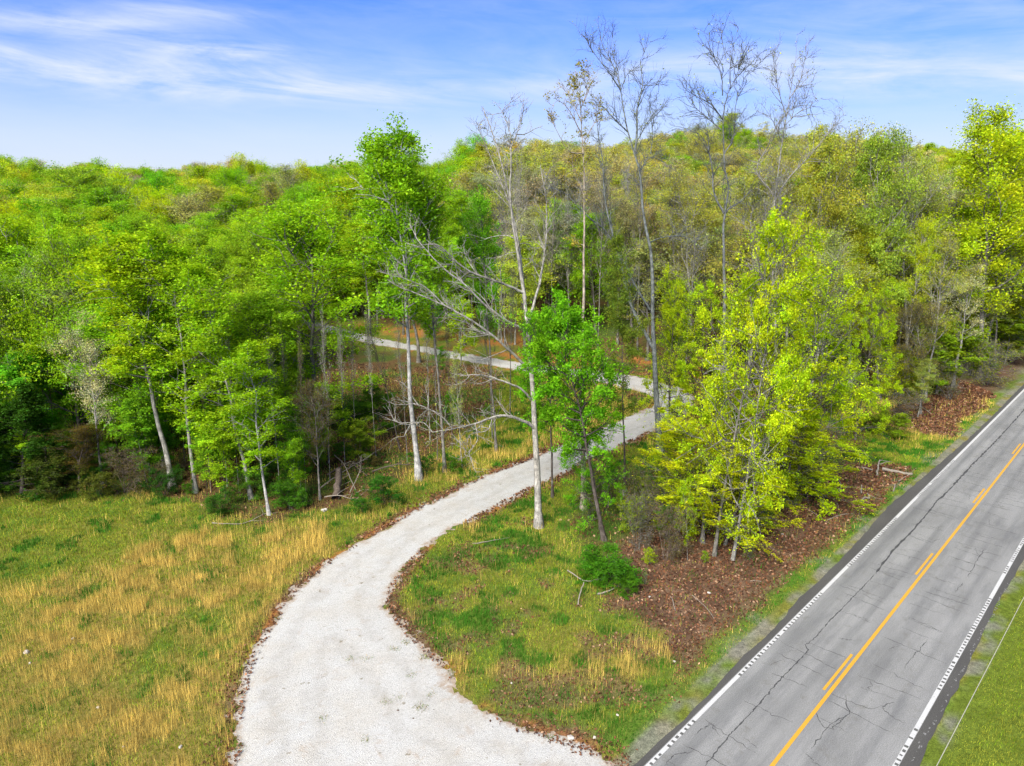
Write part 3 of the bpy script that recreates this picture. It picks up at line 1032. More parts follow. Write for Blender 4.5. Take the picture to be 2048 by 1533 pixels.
SPEC = {
    'leafy': dict(H=18, R=4.3, r=0.19, first=0.24, n1=36, n2=10, n3=5, prof=ovoid, ang0=68, ang1=28, up=0.10, up2=0.05, leaf_n=30000, leaf=0.108, flat=0.36, spread=0.26, clump=0.9),
    'round': dict(H=15, R=5.0, r=0.19, first=0.18, n1=42, n2=10, n3=5, prof=dome, ang0=82, ang1=28, up=0.09, up2=0.05, leaf_n=38000, leaf=0.108, flat=0.36, spread=0.26, clump=1.1),
    'tall': dict(H=20, R=3.9, r=0.17, first=0.46, n1=30, n2=9, n3=5, prof=ovoid, ang0=66, ang1=22, up=0.12, up2=0.05, leaf_n=24000, leaf=0.115, flat=0.36, spread=0.22, clump=0.9, curl=1.2),
    'slim': dict(H=17, R=2.7, r=0.11, first=0.26, n1=36, n2=8, n3=4, prof=ovoid, ang0=66, ang1=26, up=0.09, up2=0.03, leaf_n=19000, leaf=0.10, flat=0.36, spread=0.2, clump=0.9, lean=0.03),
    'sparse': dict(H=19, R=4.2, r=0.17, first=0.34, n1=28, n2=9, n3=5, prof=vase, ang0=52, ang1=22, up=0.16, up2=0.12, leaf_n=9000, leaf=0.105, spread=0.16, clump=1.0, twigs3=True, curl=1.2),
    'haze': dict(H=17, R=4.4, r=0.15, first=0.3, n1=30, n2=9, n3=6, prof=ovoid, ang0=55, ang1=22, up=0.14, up2=0.10, leaf_n=16000, leaf=0.085, spread=0.25, clump=2.0, twigs3=True),
    'bare': dict(H=20, R=4.2, r=0.17, first=0.38, n1=26, n2=9, n3=6, prof=vase, ang0=50, ang1=20, up=0.18, up2=0.14, leaf_n=700, leaf=0.09, spread=0.1, twigs3=True, curl=1.4),
    'maple': dict(H=15, R=4.6, r=0.14, first=0.10, n1=46, n2=10, n3=5, prof=lambda u: np.sqrt(np.clip(1 - (u * 0.93) ** 3.4, 0.02, 1)), ang0=86, ang1=44, up=0.06, up2=0.0, leaf_n=31000, leaf=0.108, spread=0.13, clump=0.32, flat=0.55),
    'canopy': dict(H=13, R=4.4, r=0.17, first=0.40, n1=40, n2=10, n3=5, prof=ovoid, ang0=84, ang1=30, up=0.05, up2=-0.01, leaf_n=34000, leaf=0.108, spread=0.14, clump=0.45, flat=0.45),
    'shrub': dict(H=3.4, R=1.9, r=0.05, first=0.05, n1=26, n2=7, n3=4, prof=dome, ang0=75, ang1=25, up=0.08, up2=0.04, leaf_n=7500, leaf=0.085, spread=0.12, clump=1.0, stems=4, lean=0.1),
    'thicket': dict(H=4.0, R=2.1, r=0.04, first=0.05, n1=34, n2=8, n3=5, prof=vase, ang0=70, ang1=30, up=0.03, up2=0.0, leaf_n=2600, leaf=0.07, spread=0.1, stems=5, lean=0.12, twigs3=True, curl=1.8),
    'evergreen': dict(H=8.5, R=2.6, r=0.13, first=0.03, n1=60, n2=8, n3=4, prof=cone, ang0=88, ang1=40, up=0.02, up2=-0.02, leaf_n=24000, leaf=0.11, spread=0.13, clump=1.6),
    'sapling': dict(H=7.5, R=1.9, r=0.05, first=0.18, n1=22, n2=6, n3=4, prof=ovoid, ang0=68, ang1=30, up=0.06, up2=0.02, leaf_n=7000, leaf=0.10, spread=0.15, clump=0.7, flat=0.6),
}
PROTO = {}
def protos(kind, nvar):
    PROTO[kind] = []
    for i in range(nvar):
        rg = np.random.default_rng(sum(map(ord, kind)) * 7 + i)
        (tV, tF), crown = build_tree(rg, SPEC[kind])
        tm = mesh_np('trunk', tV, tF, True)
        tm.materials.append(M_bark)
        cm_ = None
        if crown is not None:
            cm_ = mesh_np('crown', crown[0], crown[1], False, crown[2])
            cm_.materials.append(M_leaf)
        HH, RR = SPEC[kind]['H'], SPEC[kind]['R']
        if crown is not None and kind not in ('bare',):
            HH = float(np.percentile(crown[0][:, 2], 99.7))
            RR = float(np.percentile(np.hypot(crown[0][:, 0], crown[0][:, 1]), 97))
        PROTO[kind].append((tm, cm_, HH, RR))
for kind, nv in (('leafy', 4), ('round', 3), ('slim', 3), ('sparse', 4), ('haze', 2), ('bare', 2), ('maple', 4), ('canopy', 2), ('tall', 3), ('shrub', 3), ('thicket', 2), ('evergreen', 2), ('sapling', 2)):
    protos(kind, nv)

NAMES = dict(leafy='leafy_tree', round='leafy_tree', slim='slender_tree', sparse='sparse_tree', haze='budding_tree', bare='bare_tree', maple='maple_tree', canopy='maple_tree', tall='tall_leafy_tree', shrub='shrub', thicket='thicket_bush', evergreen='evergreen_tree', sapling='sapling')
CATS = dict(shrub='shrub', thicket='bush', sapling='sapling')
PALE, GREY, DARK, BROWN = (0.21, 0.20, 0.17), (0.13, 0.12, 0.10), (0.07, 0.058, 0.048), (0.13, 0.10, 0.075)
VIV, YEL, YG, OLV, TANC, DKG, MID, ORG, PNK, CRM = (0.24, 0.44, 0.012), (0.42, 0.54, 0.008), (0.34, 0.50, 0.010), (0.35, 0.42, 0.09), (0.38, 0.38, 0.19), (0.042, 0.12, 0.008), (0.24, 0.43, 0.012), (0.43, 0.43, 0.07), (0.38, 0.35, 0.22), (0.62, 0.64, 0.36)

def set_tint(o, tint, bark):
    o['tint'] = [min(0.7, float(c)) for c in tint] + [1.0]
    o['bark'] = [float(c) for c in bark] + [1.0]

def place_tree(kind, P, h, w, tint, label, group=None, bark=GREY, name=None, top=None, cat=None, var=None, rz=None):
    """P base, h height, w crown radius"""
    tm, cm_, H, Rr_ = PROTO[kind][random.randrange(len(PROTO[kind])) if var is None else var % len(PROTO[kind])]
    root = bpy.data.objects.new(name or NAMES[kind], None)
    root.empty_display_size = 0.3
    COL.objects.link(root)
    root.location = (float(P[0]), float(P[1]), float(P[2]))
    root.scale = (w / Rr_, w / Rr_, h / H)
    rz = random.uniform(0, 6.283) if rz is None else rz
    if top is not None:
        d = Vector(top) - Vector(P)
        q = Vector((0, 0, 1)).rotation_difference(d.normalized())
        root.rotation_euler = (q.to_matrix() @ Euler((0, 0, rz)).to_matrix()).to_euler()
    else:
        root.rotation_euler = (random.gauss(0, 0.03), random.gauss(0, 0.03), rz)
    t = bpy.data.objects.new('trunk' if kind not in ('shrub', 'thicket') else 'stems', tm)
    COL.objects.link(t)
    t.parent = root
    set_tint(t, tint, bark)
    if cm_ is not None:
        c = bpy.data.objects.new('crown' if kind not in ('shrub', 'thicket') else 'foliage', cm_)
        COL.objects.link(c)
        c.parent = root
        set_tint(c, tint, bark)
    tag(root, label, cat or CATS.get(kind, 'tree'), group)
    return root

TREES = []          # (x,y,radius) footprints taken
def hero(kind, bx, by, tx, ty, wpx, tint, label, bark=GREY, dz=0.0, group=None, name=None, var=None):
    P = at(bx, by)
    zc = depth_of(P) + dz
    T = at_depth(tx, ty, zc)
    h = float(np.linalg.norm(T - P))
    w = wpx * zc / FPX * 1.12
    TREES.append((P[0], P[1], min(w * 0.7, 3)))
    if kind in ('tall', 'slim', 'leafy', 'round'):
        w *= 0.88
    return place_tree(kind, P, h, w, tint, label, group, bark, name, top=T, var=var)

def traced(name, base_px, stems_px, tint, bark, label, sp, leafp=None, rg=None, cat='tree', doff=0.0):
    """stems_px: list of (list of (x,y,depth offset), r0, r1); first starts at the base"""
    rg = rg or np.random.default_rng(int(base_px[0]))
    P0 = at(*base_px)
    zc = depth_of(P0)
    st = []
    for pts, ra, rb in stems_px:
        W = np.array([at_depth(x, y, zc + d) for x, y, d in pts]) - P0
        st.append((W, ra, rb))
    st[0][0][0] = (0, 0, -0.3)
    (tV, tF), crown = build_tree(rg, sp, st)
    root = bpy.data.objects.new(name, None)
    COL.objects.link(root)
    root.location = tuple(P0)
    tm = mesh_np('trunk', tV, tF, True)
    t = obj('trunk', tm, M_bark, root)
    set_tint(t, tint, bark)
    if crown is not None:
        c = obj('crown', mesh_np('crown', *crown[:2], False, crown[2]), M_leaf, root)
        set_tint(c, tint, bark)
    tag(root, label, cat)
    TREES.append((P0[0], P0[1], 0.8))
    return root

#@HEROES
# --- tall grey-white bare tree by the drive
SPB = dict(twig=1.3, H=20, R=4, up=0.10, up2=0.06, dens=2.8, L2=1.9, n3=6, leaf_n=260, leaf=0.10, twigs3=True, curl=1.7, a2=42, spread=0.1, u0=0.6)
traced('bare_tree', (1078, 1055), [
    ([(1078, 1055, 0), (1074, 950, 0), (1070, 860, 0), (1064, 760, 0.1), (1058, 690, 0.2), (1048, 590, 0.4), (1038, 500, 0.6), (1024, 420, 0.8), (1006, 340, 1), (990, 280, 1.1), (966, 215, 1.2)], 0.31, 0.03),
    ([(1050, 600, 0.4), (1030, 470, 0), (1020, 400, -0.5), (1022, 330, -1.0), (1020, 265, -1.2), (1000, 215, -1.3)], 0.16, 0.02),
    ([(1058, 640, 0.2), (1080, 560, 0.8), (1092, 480, 1.4), (1092, 400, 1.8), (1080, 330, 2)], 0.12, 0.03),
    ([(1024, 420, 0.8), (1000, 360, 0.3), (975, 300, 0), (955, 255, 0)], 0.08, 0.015),
    ([(1020, 300, -1.1), (1040, 250, -1.5), (1048, 215, -1.7)], 0.05, 0.012),
    ([(1070, 858, 0), (1050, 843, -0.5), (1010, 832, -1.0), (985, 835, -1.3), (950, 848, -1.6), (905, 858, -2.0), (865, 865, -2.4)], 0.15, 0.035),
    ([(905, 858, -2.0), (885, 835, -2.4), (850, 815, -2.8), (810, 802, -3.0)], 0.06, 0.02),
    ([(865, 865, -2.4), (845, 845, -2.6), (810, 850, -3.0), (785, 840, -3.2)], 0.045, 0.015),
    ([(950, 848, -1.6), (955, 880, -1.8), (935, 905, -2), (925, 895, -2.0)], 0.045, 0.015),
    ([(985, 835, -1.3), (975, 860, -1.4), (940, 870, -1.6), (935, 890, -1.7)], 0.05, 0.015),
    ([(1062, 800, 0), (1045, 780, -0.5), (1005, 762, -0.9), (960, 750, -1.2), (920, 752, -1.4)], 0.10, 0.03),
    ([(1058, 740, 0), (1020, 702, -1), (985, 672, -1.8), (940, 640, -2.6), (890, 612, -3.2), (845, 592, -3.6), (800, 575, -4), (775, 560, -4.2)], 0.12, 0.03),
    ([(890, 612, -3.2), (850, 575, -3.6), (800, 555, -3.9), (760, 545, -4.2)], 0.06, 0.015),
    ([(1052, 660, 0), (1010, 640, -1), (960, 600, -1.8), (930, 570, -2.3), (890, 540, -2.8), (860, 510, -3), (835, 480, -3.1), (820, 450, -3.2)], 0.11, 0.025),
    ([(1045, 585, 0.3), (1000, 565, -0.4), (955, 550, -1.2), (920, 530, -1.8), (895, 505, -2.2), (870, 488, -2.4), (850, 490, -2.5)], 0.11, 0.025),
    ([(955, 550, -1.2), (935, 520, -1.0), (925, 490, -0.8)], 0.05, 0.012),
    ([(985, 672, -1.8), (960, 665, -2.2), (925, 640, -2.4), (905, 620, -2.5)], 0.045, 0.012),
], OLV, (0.24, 0.225, 0.19), 'tall pale grey tree beside the drive with bare crooked limbs reaching left', SPB)

SPD = dict(twig=1.1, H=20, R=4, up=0.12, up2=0.10, dens=3.5, L2=2.1, n3=8, leaf_n=420, leaf=0.11, twigs3=True, curl=1.7, a2=38, spread=0.1, u0=0.55)
def c3(x, y, d=0.0):
    return (1000 + x / 2.92, y / 2.92, d)
traced('bare_tree', (1322, 905), [
    ([(1322, 905, 0), (1312, 780, 0), (1306, 650, 0), c3(885, 1500), c3(850, 1330), c3(828, 1180), c3(825, 1050), c3(800, 940), c3(770, 850), c3(745, 770), c3(720, 620), c3(705, 530), c3(690, 420, .5), c3(640, 250, .8), c3(655, 200, 1)], 0.33, 0.015),
    ([c3(790, 900), c3(800, 760), c3(800, 650), c3(832, 500), c3(820, 360), c3(850, 290), c3(880, 240)], 0.13, 0.015),
    ([c3(705, 530), c3(640, 430, -1), c3(570, 340, -1.6), c3(520, 270, -2), c3(500, 205, -2.2)], 0.08, 0.012),
    ([c3(700, 500), c3(660, 380, 1), c3(600, 270, 1.5), c3(580, 170, 2)], 0.07, 0.012),
    ([c3(745, 770), c3(660, 690, -1), c3(600, 620, -1.5), c3(530, 580, -2)], 0.08, 0.015),
    ([c3(800, 830), c3(860, 720, 1), c3(930, 640, 1.5), c3(1010, 690, 1.7)], 0.07, 0.012),
    ([c3(830, 500), c3(900, 500, .6), c3(950, 480, 1)], 0.04, 0.01),
    ([c3(880, 900), c3(890, 780, 1), c3(870, 600, 1.2), c3(880, 540, 1.5)], 0.05, 0.01),
    ([c3(705, 530), c3(740, 440, 0.8), c3(790, 380, 1.2)], 0.05, 0.01),
    ([c3(820, 1000), c3(870, 920, 1), c3(940, 940, 1.4), c3(975, 970, 1.6)], 0.07, 0.012),
    ([c3(870, 1420), c3(940, 1390, 1), c3(1060, 1380, 1.6), c3(1150, 1420, 2)], 0.08, 0.02),
    ([(1300, 620, 0), (1270, 570, -.6), (1235, 500, -1), c3(600, 1330, -1.4), c3(520, 1270, -1.8), c3(380, 1130, -2.4), c3(280, 1090, -2.6)], 0.12, 0.02),
    ([(1308, 700, 0), (1262, 610, 1), (1240, 520, 1.6), c3(640, 1300, 2), c3(605, 1100, 2.2), c3(600, 950, 2.4), c3(570, 760, 2.6), c3(560, 560, 2.8)], 0.2, 0.02),
], OLV, (0.115, 0.125, 0.115), 'tallest dark bare tree right of the green maple crown, forked above the treeline', SPD)

traced('bare_tree', (1455, 905), [
    ([(1455, 905, 0), (1450, 760, 0), (1449, 600, 0), c3(1308, 1450), c3(1308, 1250), c3(1345, 1130), c3(1318, 1040), c3(1308, 900), c3(1302, 740), c3(1300, 660), c3(1330, 560), c3(1350, 460), c3(1345, 360, .5), c3(1385, 180, .8)], 0.28, 0.012),
    ([c3(1308, 1250), c3(1250, 1130), c3(1240, 1000), c3(1218, 880, -.4), c3(1170, 790, -.8), c3(1050, 740, -1.2)], 0.12, 0.015),
    ([c3(1310, 1250), c3(1350, 1210, .5), c3(1400, 1180, .9), c3(1470, 1110, 1.2)], 0.10, 0.03),
    ([c3(1218, 880, -.4), c3(1215, 780, -.8), c3(1175, 690, -1)], 0.06, 0.012),
    ([c3(1302, 700), c3(1230, 610, -1), c3(1140, 560, -1.6), c3(1080, 520, -2), c3(1060, 480, -2)], 0.07, 0.012),
    ([c3(1290, 760), c3(1200, 680, 1), c3(1100, 590, 1.5), c3(1065, 500, 1.8)], 0.06, 0.012),
    ([c3(1300, 560), c3(1290, 420, -.7), c3(1230, 290, -1), c3(1190, 180, -1.2)], 0.07, 0.01),
    ([c3(1345, 400), c3(1420, 370, 1), c3(1500, 380, 1.4), c3(1560, 330, 1.6)], 0.05, 0.01),
    ([c3(1345, 520), c3(1390, 420, 1), c3(1430, 290, 1.3), c3(1480, 260, 1.5)], 0.05, 0.01),
    ([c3(1320, 340), c3(1300, 260, 0), c3(1295, 180, 0)], 0.04, 0.01),
    ([c3(1310, 900), c3(1365, 800, 1), c3(1375, 620, 1.4), c3(1400, 520, 1.6), c3(1440, 440, 1.8)], 0.08, 0.012),
    ([c3(1365, 800, 1), c3(1420, 710, 1.6), c3(1470, 680, 2)], 0.04, 0.01),
], OLV, (0.10, 0.105, 0.10), 'dark bare tree rising behind the twin tops of the yellow-green maples', SPD)

SPE = dict(SPD, leaf_n=2200, dens=2.4, L2=1.5)
traced('sparse_tree', (1168, 1020), [
    ([(1168, 1020, 0), (1166, 850, 0), (1166, 700, 0), c3(490, 1500), c3(492, 1300), c3(490, 1100), c3(488, 950), c3(480, 850), c3(475, 700), c3(462, 550), c3(430, 460, .3), c3(440, 390, .5)], 0.24, 0.012),
    ([c3(485, 800), c3(400, 640, -1), c3(340, 590, -1.4), c3(290, 640, -1.6)], 0.06, 0.01),
    ([c3(478, 720), c3(410, 560, 1), c3(360, 480, 1.2)], 0.05, 0.01),
    ([c3(470, 640), c3(520, 520, .8), c3(520, 420, 1.2)], 0.05, 0.01),
    ([c3(488, 900), c3(400, 880, -1), c3(330, 760, -1.6), c3(285, 670, -2)], 0.06, 0.01),
    ([c3(480, 850), c3(560, 700, 1), c3(580, 600, 1.6)], 0.05, 0.01),
    ([c3(490, 1150), c3(440, 1000, 1), c3(380, 900, 1.5)], 0.05, 0.01),
], (0.32, 0.30, 0.05), (0.24, 0.20, 0.15), 'thin brownish tree with sparse olive leaves left of the tallest bare tree', SPE)

traced('bare_tree', (1560, 880), [
    ([(1560, 880, 0), (1552, 700, 0), c3(1590, 1500), c3(1600, 1190), c3(1625, 1020), c3(1645, 850), c3(1665, 720), c3(1690, 580), c3(1700, 480), c3(1725, 380), c3(1735, 200)], 0.22, 0.01),
    ([c3(1670, 680), c3(1630, 540, -1), c3(1605, 430, -1.4), c3(1590, 290, -1.6)], 0.06, 0.01),
    ([c3(1690, 580), c3(1750, 480, 1), c3(1780, 350, 1.3), c3(1785, 260, 1.5)], 0.05, 0.01),
    ([c3(1600, 1190), c3(1680, 1050, 1.2), c3(1800, 920, 2), c3(1900, 800, 2.6), c3(2020, 650, 3)], 0.10, 0.015),
    ([c3(1610, 1150), c3(1500, 1000, 1), c3(1560, 860, 1.6), c3(1640, 700, 2), c3(1800, 560, 2.4)], 0.08, 0.015),
    ([c3(1645, 830), c3(1600, 720, -1), c3(1530, 610, -1.6)], 0.05, 0.01),
    ([c3(1660, 740), c3(1740, 660, 1), c3(1830, 620, 1.6), c3(1880, 570, 2)], 0.05, 0.01),
], OLV, (0.20, 0.19, 0.165), 'grey bare tree with slanting limbs above the right-hand ridge', SPD)

# --- leafy heroes
hero('maple', 1200, 1060, 1190, 760, 66, (0.16, 0.42, 0.009), 'lower green maple drooping over the drive, right of the bright green maple', DARK, var=0)
hero('canopy', 1105, 995, 1095, 615, 66, (0.17, 0.43, 0.009), 'slim bright green tree with dark trunk directly behind the pale bare tree', DARK, var=1)
hero('slim', 1250, 968, 1250, 470, 48, (0.15, 0.22, 0.02), 'straight dark trunk with thin crown standing before the gravel bend', DARK)
Y1, Y2, Y3, Y4 = (0.44, 0.58, 0.010), (0.50, 0.62, 0.010), (0.38, 0.55, 0.010), (0.56, 0.64, 0.012)
hero('maple', 1428, 1112, 1495, 425, 128, Y1, 'yellow-green maple forming the left top of the twin crowns, thick grey trunk', GREY, var=0)
hero('maple', 1466, 1120, 1612, 425, 120, Y2, 'yellow-green maple forming the right top of the twin crowns, pale forked base', PALE, var=1)
hero('maple', 1590, 1010, 1660, 520, 110, Y1, 'green maple on the right flank of the twin crowns, behind fallen wood', GREY, var=2)
hero('maple', 1405, 1085, 1440, 850, 150, Y4, 'low spreading yellow maple with a layered skirt over brown leaves', GREY, var=3)
hero('maple', 1450, 1090, 1490, 930, 100, Y4, 'lowest golden branches of a small maple hanging over the brown leaves', GREY, var=2)
hero('maple', 1365, 1020, 1350, 800, 62, Y2, 'small yellow maple left of the layered skirt, above the straight dark trunk', DARK, var=0)
hero('maple', 1338, 885, 1340, 540, 66, Y1, 'small yellow-green maple with dark trunks in front of the gravel bend', DARK, var=1)
hero('maple', 1400, 895, 1405, 560, 72, Y3, 'yellow-green maple right of the gravel bend beside orange clay', DARK, var=2)
hero('maple', 1500, 1000, 1530, 690, 110, Y2, 'middle yellow-green maple filling the heart of the maple cluster', GREY, var=3)
hero('maple', 1560, 1015, 1590, 840, 125, Y2, 'wide low maple behind the lowest golden branches, over the leaf bank', GREY, var=2)
hero('maple', 1325, 1010, 1335, 850, 55, Y1, 'small low maple at the left end of the layered skirt', DARK, var=3)
hero('maple', 1640, 960, 1668, 620, 92, Y3, 'rounded green maple next to the grassy gap by the highway', GREY, var=3)
hero('maple', 1710, 880, 1745, 560, 66, Y3, 'olive green maple behind the grassy gap by the highway', DARK, var=1)
hero('canopy', 1208, 1080, 1128, 590, 104, (0.17, 0.43, 0.009), 'bright green maple with dark trunk between the drive and the brown leaf bank', DARK, var=0)
hero('slim', 1338, 872, 1350, 560, 40, YG, 'thick straight dark trunk crossing the gravel bend', DARK)
hero('sapling', 1375, 1120, 1372, 960, 22, YG, 'thin pale sapling in front of the thick maple trunk', PALE)
# right edge woods
hero('leafy', 1960, 760, 1965, 225, 118, (0.46, 0.58, 0.012), 'tall yellow-green tree with the highest crown at the right edge', GREY, var=0)
hero('leafy', 2080, 745, 2060, 250, 120, (0.44, 0.57, 0.012), 'yellow-green tree cut by the right edge of the view', GREY, var=1)
hero('sparse', 1882, 722, 1900, 330, 78, CRM, 'pale cream flowering tree with leaning grey stems near the right edge', PALE, var=0)
hero('sparse', 1960, 735, 2035, 360, 66, CRM, 'cream flowering tree leaning right over the highway verge', PALE, var=1)
hero('leafy', 1760, 800, 1745, 455, 66, (0.28, 0.33, 0.008), 'olive-gold tree between the twin maples and the pale flowering tree', GREY, var=2)
hero('haze', 1840, 830, 1860, 600, 60, (0.22, 0.20, 0.06), 'twiggy grey-olive small tree above the brown bank by the highway', GREY)
hero('slim', 1835, 835, 1860, 720, 24, OLV, 'small forked pale sapling on the brown bank by the highway', PALE)
hero('tall', 1800, 790, 1838, 430, 44, (0.40, 0.50, 0.02), 'tall thin tree behind the brush heap by the highway', PALE)
hero('sparse', 1850, 800, 1885, 470, 44, (0.44, 0.48, 0.06), 'thin pale-trunked tree leaning right above the brown bank', PALE)
hero('sparse', 1925, 748, 2046, 490, 60, OLV, 'strongly leaning grey tree whose trunk slants right over the bank', GREY)
hero('tall', 1990, 738, 1998, 390, 52, (0.42, 0.54, 0.012), 'tall thin yellow-green tree before the last bright crown', GREY)
hero('sparse', 1905, 775, 1925, 520, 46, CRM, 'small cream flowering tree low above the highway bank', PALE)
for (k_, bx, by, tx, ty, w_, t_, lab) in [('leafy', 1645, 790, 1640, 262, 80, (0.40, 0.44, 0.05), 'tall golden-green tree on the ridge line behind the twin maples'), ('haze', 1700, 775, 1705, 245, 85, (0.42, 0.46, 0.08), 'tallest hazy olive tree on the ridge line right of the twin maples'),
        ('leafy', 1762, 790, 1768, 275, 78, (0.30, 0.42, 0.04), 'tall green tree between the ridge line and the cream trees'), ('sparse', 1815, 760, 1822, 262, 74, (0.34, 0.42, 0.10), 'tall pale grey-green tree with open crown near the right edge'),
        ('haze', 1868, 752, 1862, 320, 66, (0.42, 0.50, 0.08), 'hazy tree just left of the tall cream flowering tree'), ('haze', 1575, 780, 1572, 300, 80, (0.44, 0.44, 0.08), 'hazy golden tree behind the right top of the twin crowns'),
        ('sparse', 1500, 780, 1495, 325, 70, (0.42, 0.46, 0.08), 'open olive tree behind the left top of the twin crowns'), ('haze', 1385, 700, 1380, 330, 76, (0.42, 0.45, 0.08), 'hazy olive tree behind the dark bare tree')]:
    hero(k_, bx, by, tx, ty, w_, t_, lab, PALE)
# left woods front row
hero('tall', 345, 975, 262, 480, 110, (0.36, 0.52, 0.010), 'tall yellow-green tree with leaning pale trunk at the field edge', PALE, var=0)
hero('slim', 392, 985, 340, 470, 105, (0.29, 0.49, 0.010), 'tall green tree with pale leaning trunk, second at the field edge', PALE, var=1)
hero('slim', 503, 998, 425, 530, 100, (0.28, 0.48, 0.010), 'vivid green tree with thin pale trunk at the field edge', PALE, var=2)
hero('slim', 538, 1030, 470, 690, 75, (0.27, 0.48, 0.010), 'short green tree with whitish trunk nearest the field corner', (0.27, 0.26, 0.235), var=0)
hero('tall', 78, 850, -5, 430, 110, (0.32, 0.50, 0.010), 'yellow-green tree with pale leaning trunk at the left edge', PALE, var=1)
hero('round', 165, 925, 145, 455, 140, (0.29, 0.48, 0.010), 'broad round bright green tree behind the flowering shrub on the left', GREY, var=1)
hero('haze', 205, 968, 152, 625, 62, (0.66, 0.66, 0.40), 'cream flowering tree with grey stems in the left woods', PALE, var=2)
hero('evergreen', 45, 985, 35, 770, 85, DKG, 'dense dark evergreen at the left field edge', DARK, var=0)
hero('evergreen', -60, 990, -60, 760, 90, DKG, 'dark evergreen cut by the left edge of the view', DARK, var=1)
hero('haze', 160, 985, 150, 850, 62, (0.14, 0.11, 0.02), 'russet twiggy bush between the dark evergreen and the field', DARK)
hero('leafy', 640, 905, 600, 400, 140, (0.25, 0.46, 0.010), 'broad vivid green tree in the middle of the left woods', GREY, var=3)
hero('tall', 838, 960, 765, 275, 112, (0.22, 0.43, 0.010), 'tallest vivid green tree with long whitish trunk beside the drive', (0.25, 0.245, 0.225), var=0)
hero('tall', 993, 905, 955, 372, 55, (0.13, 0.35, 0.010), 'narrow dark green tree standing behind the pale bare tree', GREY, var=2)
hero('tall', 890, 945, 872, 340, 80, (0.25, 0.46, 0.010), 'green tree with thin grey trunk right of the long whitish trunk', GREY, var=1)
hero('sparse', 925, 940, 905, 700, 22, OLV, 'short pale snag-like tree between the drive and the thin grey trunks', PALE)
hero('bare', 800, 900, 740, 620, 30, OLV, 'leaning bare dark trunk left of the long whitish trunk', DARK)
hero('haze', 640, 1000, 620, 760, 55, (0.14, 0.11, 0.04), 'tangle of thin grey stems beside the brush pile', GREY)
hero('haze', 395, 700, 350, 470, 60, CRM, 'pale budding tree behind the front row of left trees', PALE)
hero('round', 330, 760, 395, 520, 115, (0.22, 0.45, 0.010), 'round green tree behind the pale trunks at the field edge', GREY)
hero('bare', 985, 880, 975, 600, 26, OLV, 'straight grey trunk on the grassy inside of the bend', GREY)
hero('bare', 1020, 830, 1020, 560, 26, OLV, 'thin grey trunk at the top of the grassy bend', GREY)

for (bx, by, tx, ty, w_, k_, lab) in [(1105, 700, 1098, 330, 34, 'bare', 'leafless grey tree behind the drive, left of the sparse olive one'), (1140, 690, 1128, 380, 30, 'bare', 'shorter leafless grey tree behind the drive'),
        (1195, 705, 1205, 340, 38, 'bare', 'leafless grey tree at the foot of the brown hillside'), (1235, 690, 1225, 400, 34, 'sparse', 'thin olive tree at the foot of the brown hillside'),
        (1275, 700, 1282, 330, 40, 'bare', 'tall leafless tree behind the bend with upright twigs'), (1350, 690, 1345, 360, 44, 'bare', 'leafless tree behind the left edge of the maples'),
        (1065, 690, 1075, 420, 28, 'sparse', 'slight olive tree behind the pale bare tree'), (1010, 690, 1000, 390, 32, 'bare', 'leafless tree left of the big pale trunk on the far bank'),
        (945, 660, 935, 400, 30, 'sparse', 'thin tree on the orange bank behind the drive'), (1160, 640, 1165, 350, 40, 'bare', 'grey leafless tree half way up the brown hillside'),
        (1255, 640, 1245, 330, 40, 'bare', 'second grey leafless tree half way up the brown hillside'), (860, 880, 852, 560, 26, 'bare', 'brownish bare trunk right behind the long whitish trunk'),
        (875, 920, 868, 600, 24, 'bare', 'bare trunk with rusty bark right of the long whitish trunk'), (1030, 690, 1040, 330, 34, 'bare', 'leafless tree directly behind the fork of the pale tree')]:
    hero(k_, bx, by, tx, ty, w_, OLV, lab, random.choice([PALE, GREY]))
poles = []
for (bx, by, tx, ty) in [(422, 985, 392, 640), (455, 975, 430, 620), (478, 985, 455, 660), (560, 985, 540, 700), (585, 965, 560, 650), (612, 985, 598, 680), (660, 960, 650, 640), (690, 930, 676, 660), (712, 905, 700, 650), (752, 915, 735, 640), (815, 925, 800, 640), (300, 950, 262, 640), (240, 955, 205, 650), (120, 940, 80, 640), (640, 880, 630, 650), (905, 900, 895, 640)]:
    o = hero('bare', bx, by, tx, ty, random.uniform(13, 22), OLV, None, random.choice([PALE, PALE, GREY, BROWN]), group='thin bare poles in the left woods', name='thin_bare_tree', dz=random.uniform(0, 1.5))
    poles.append((bx, 'p', o))
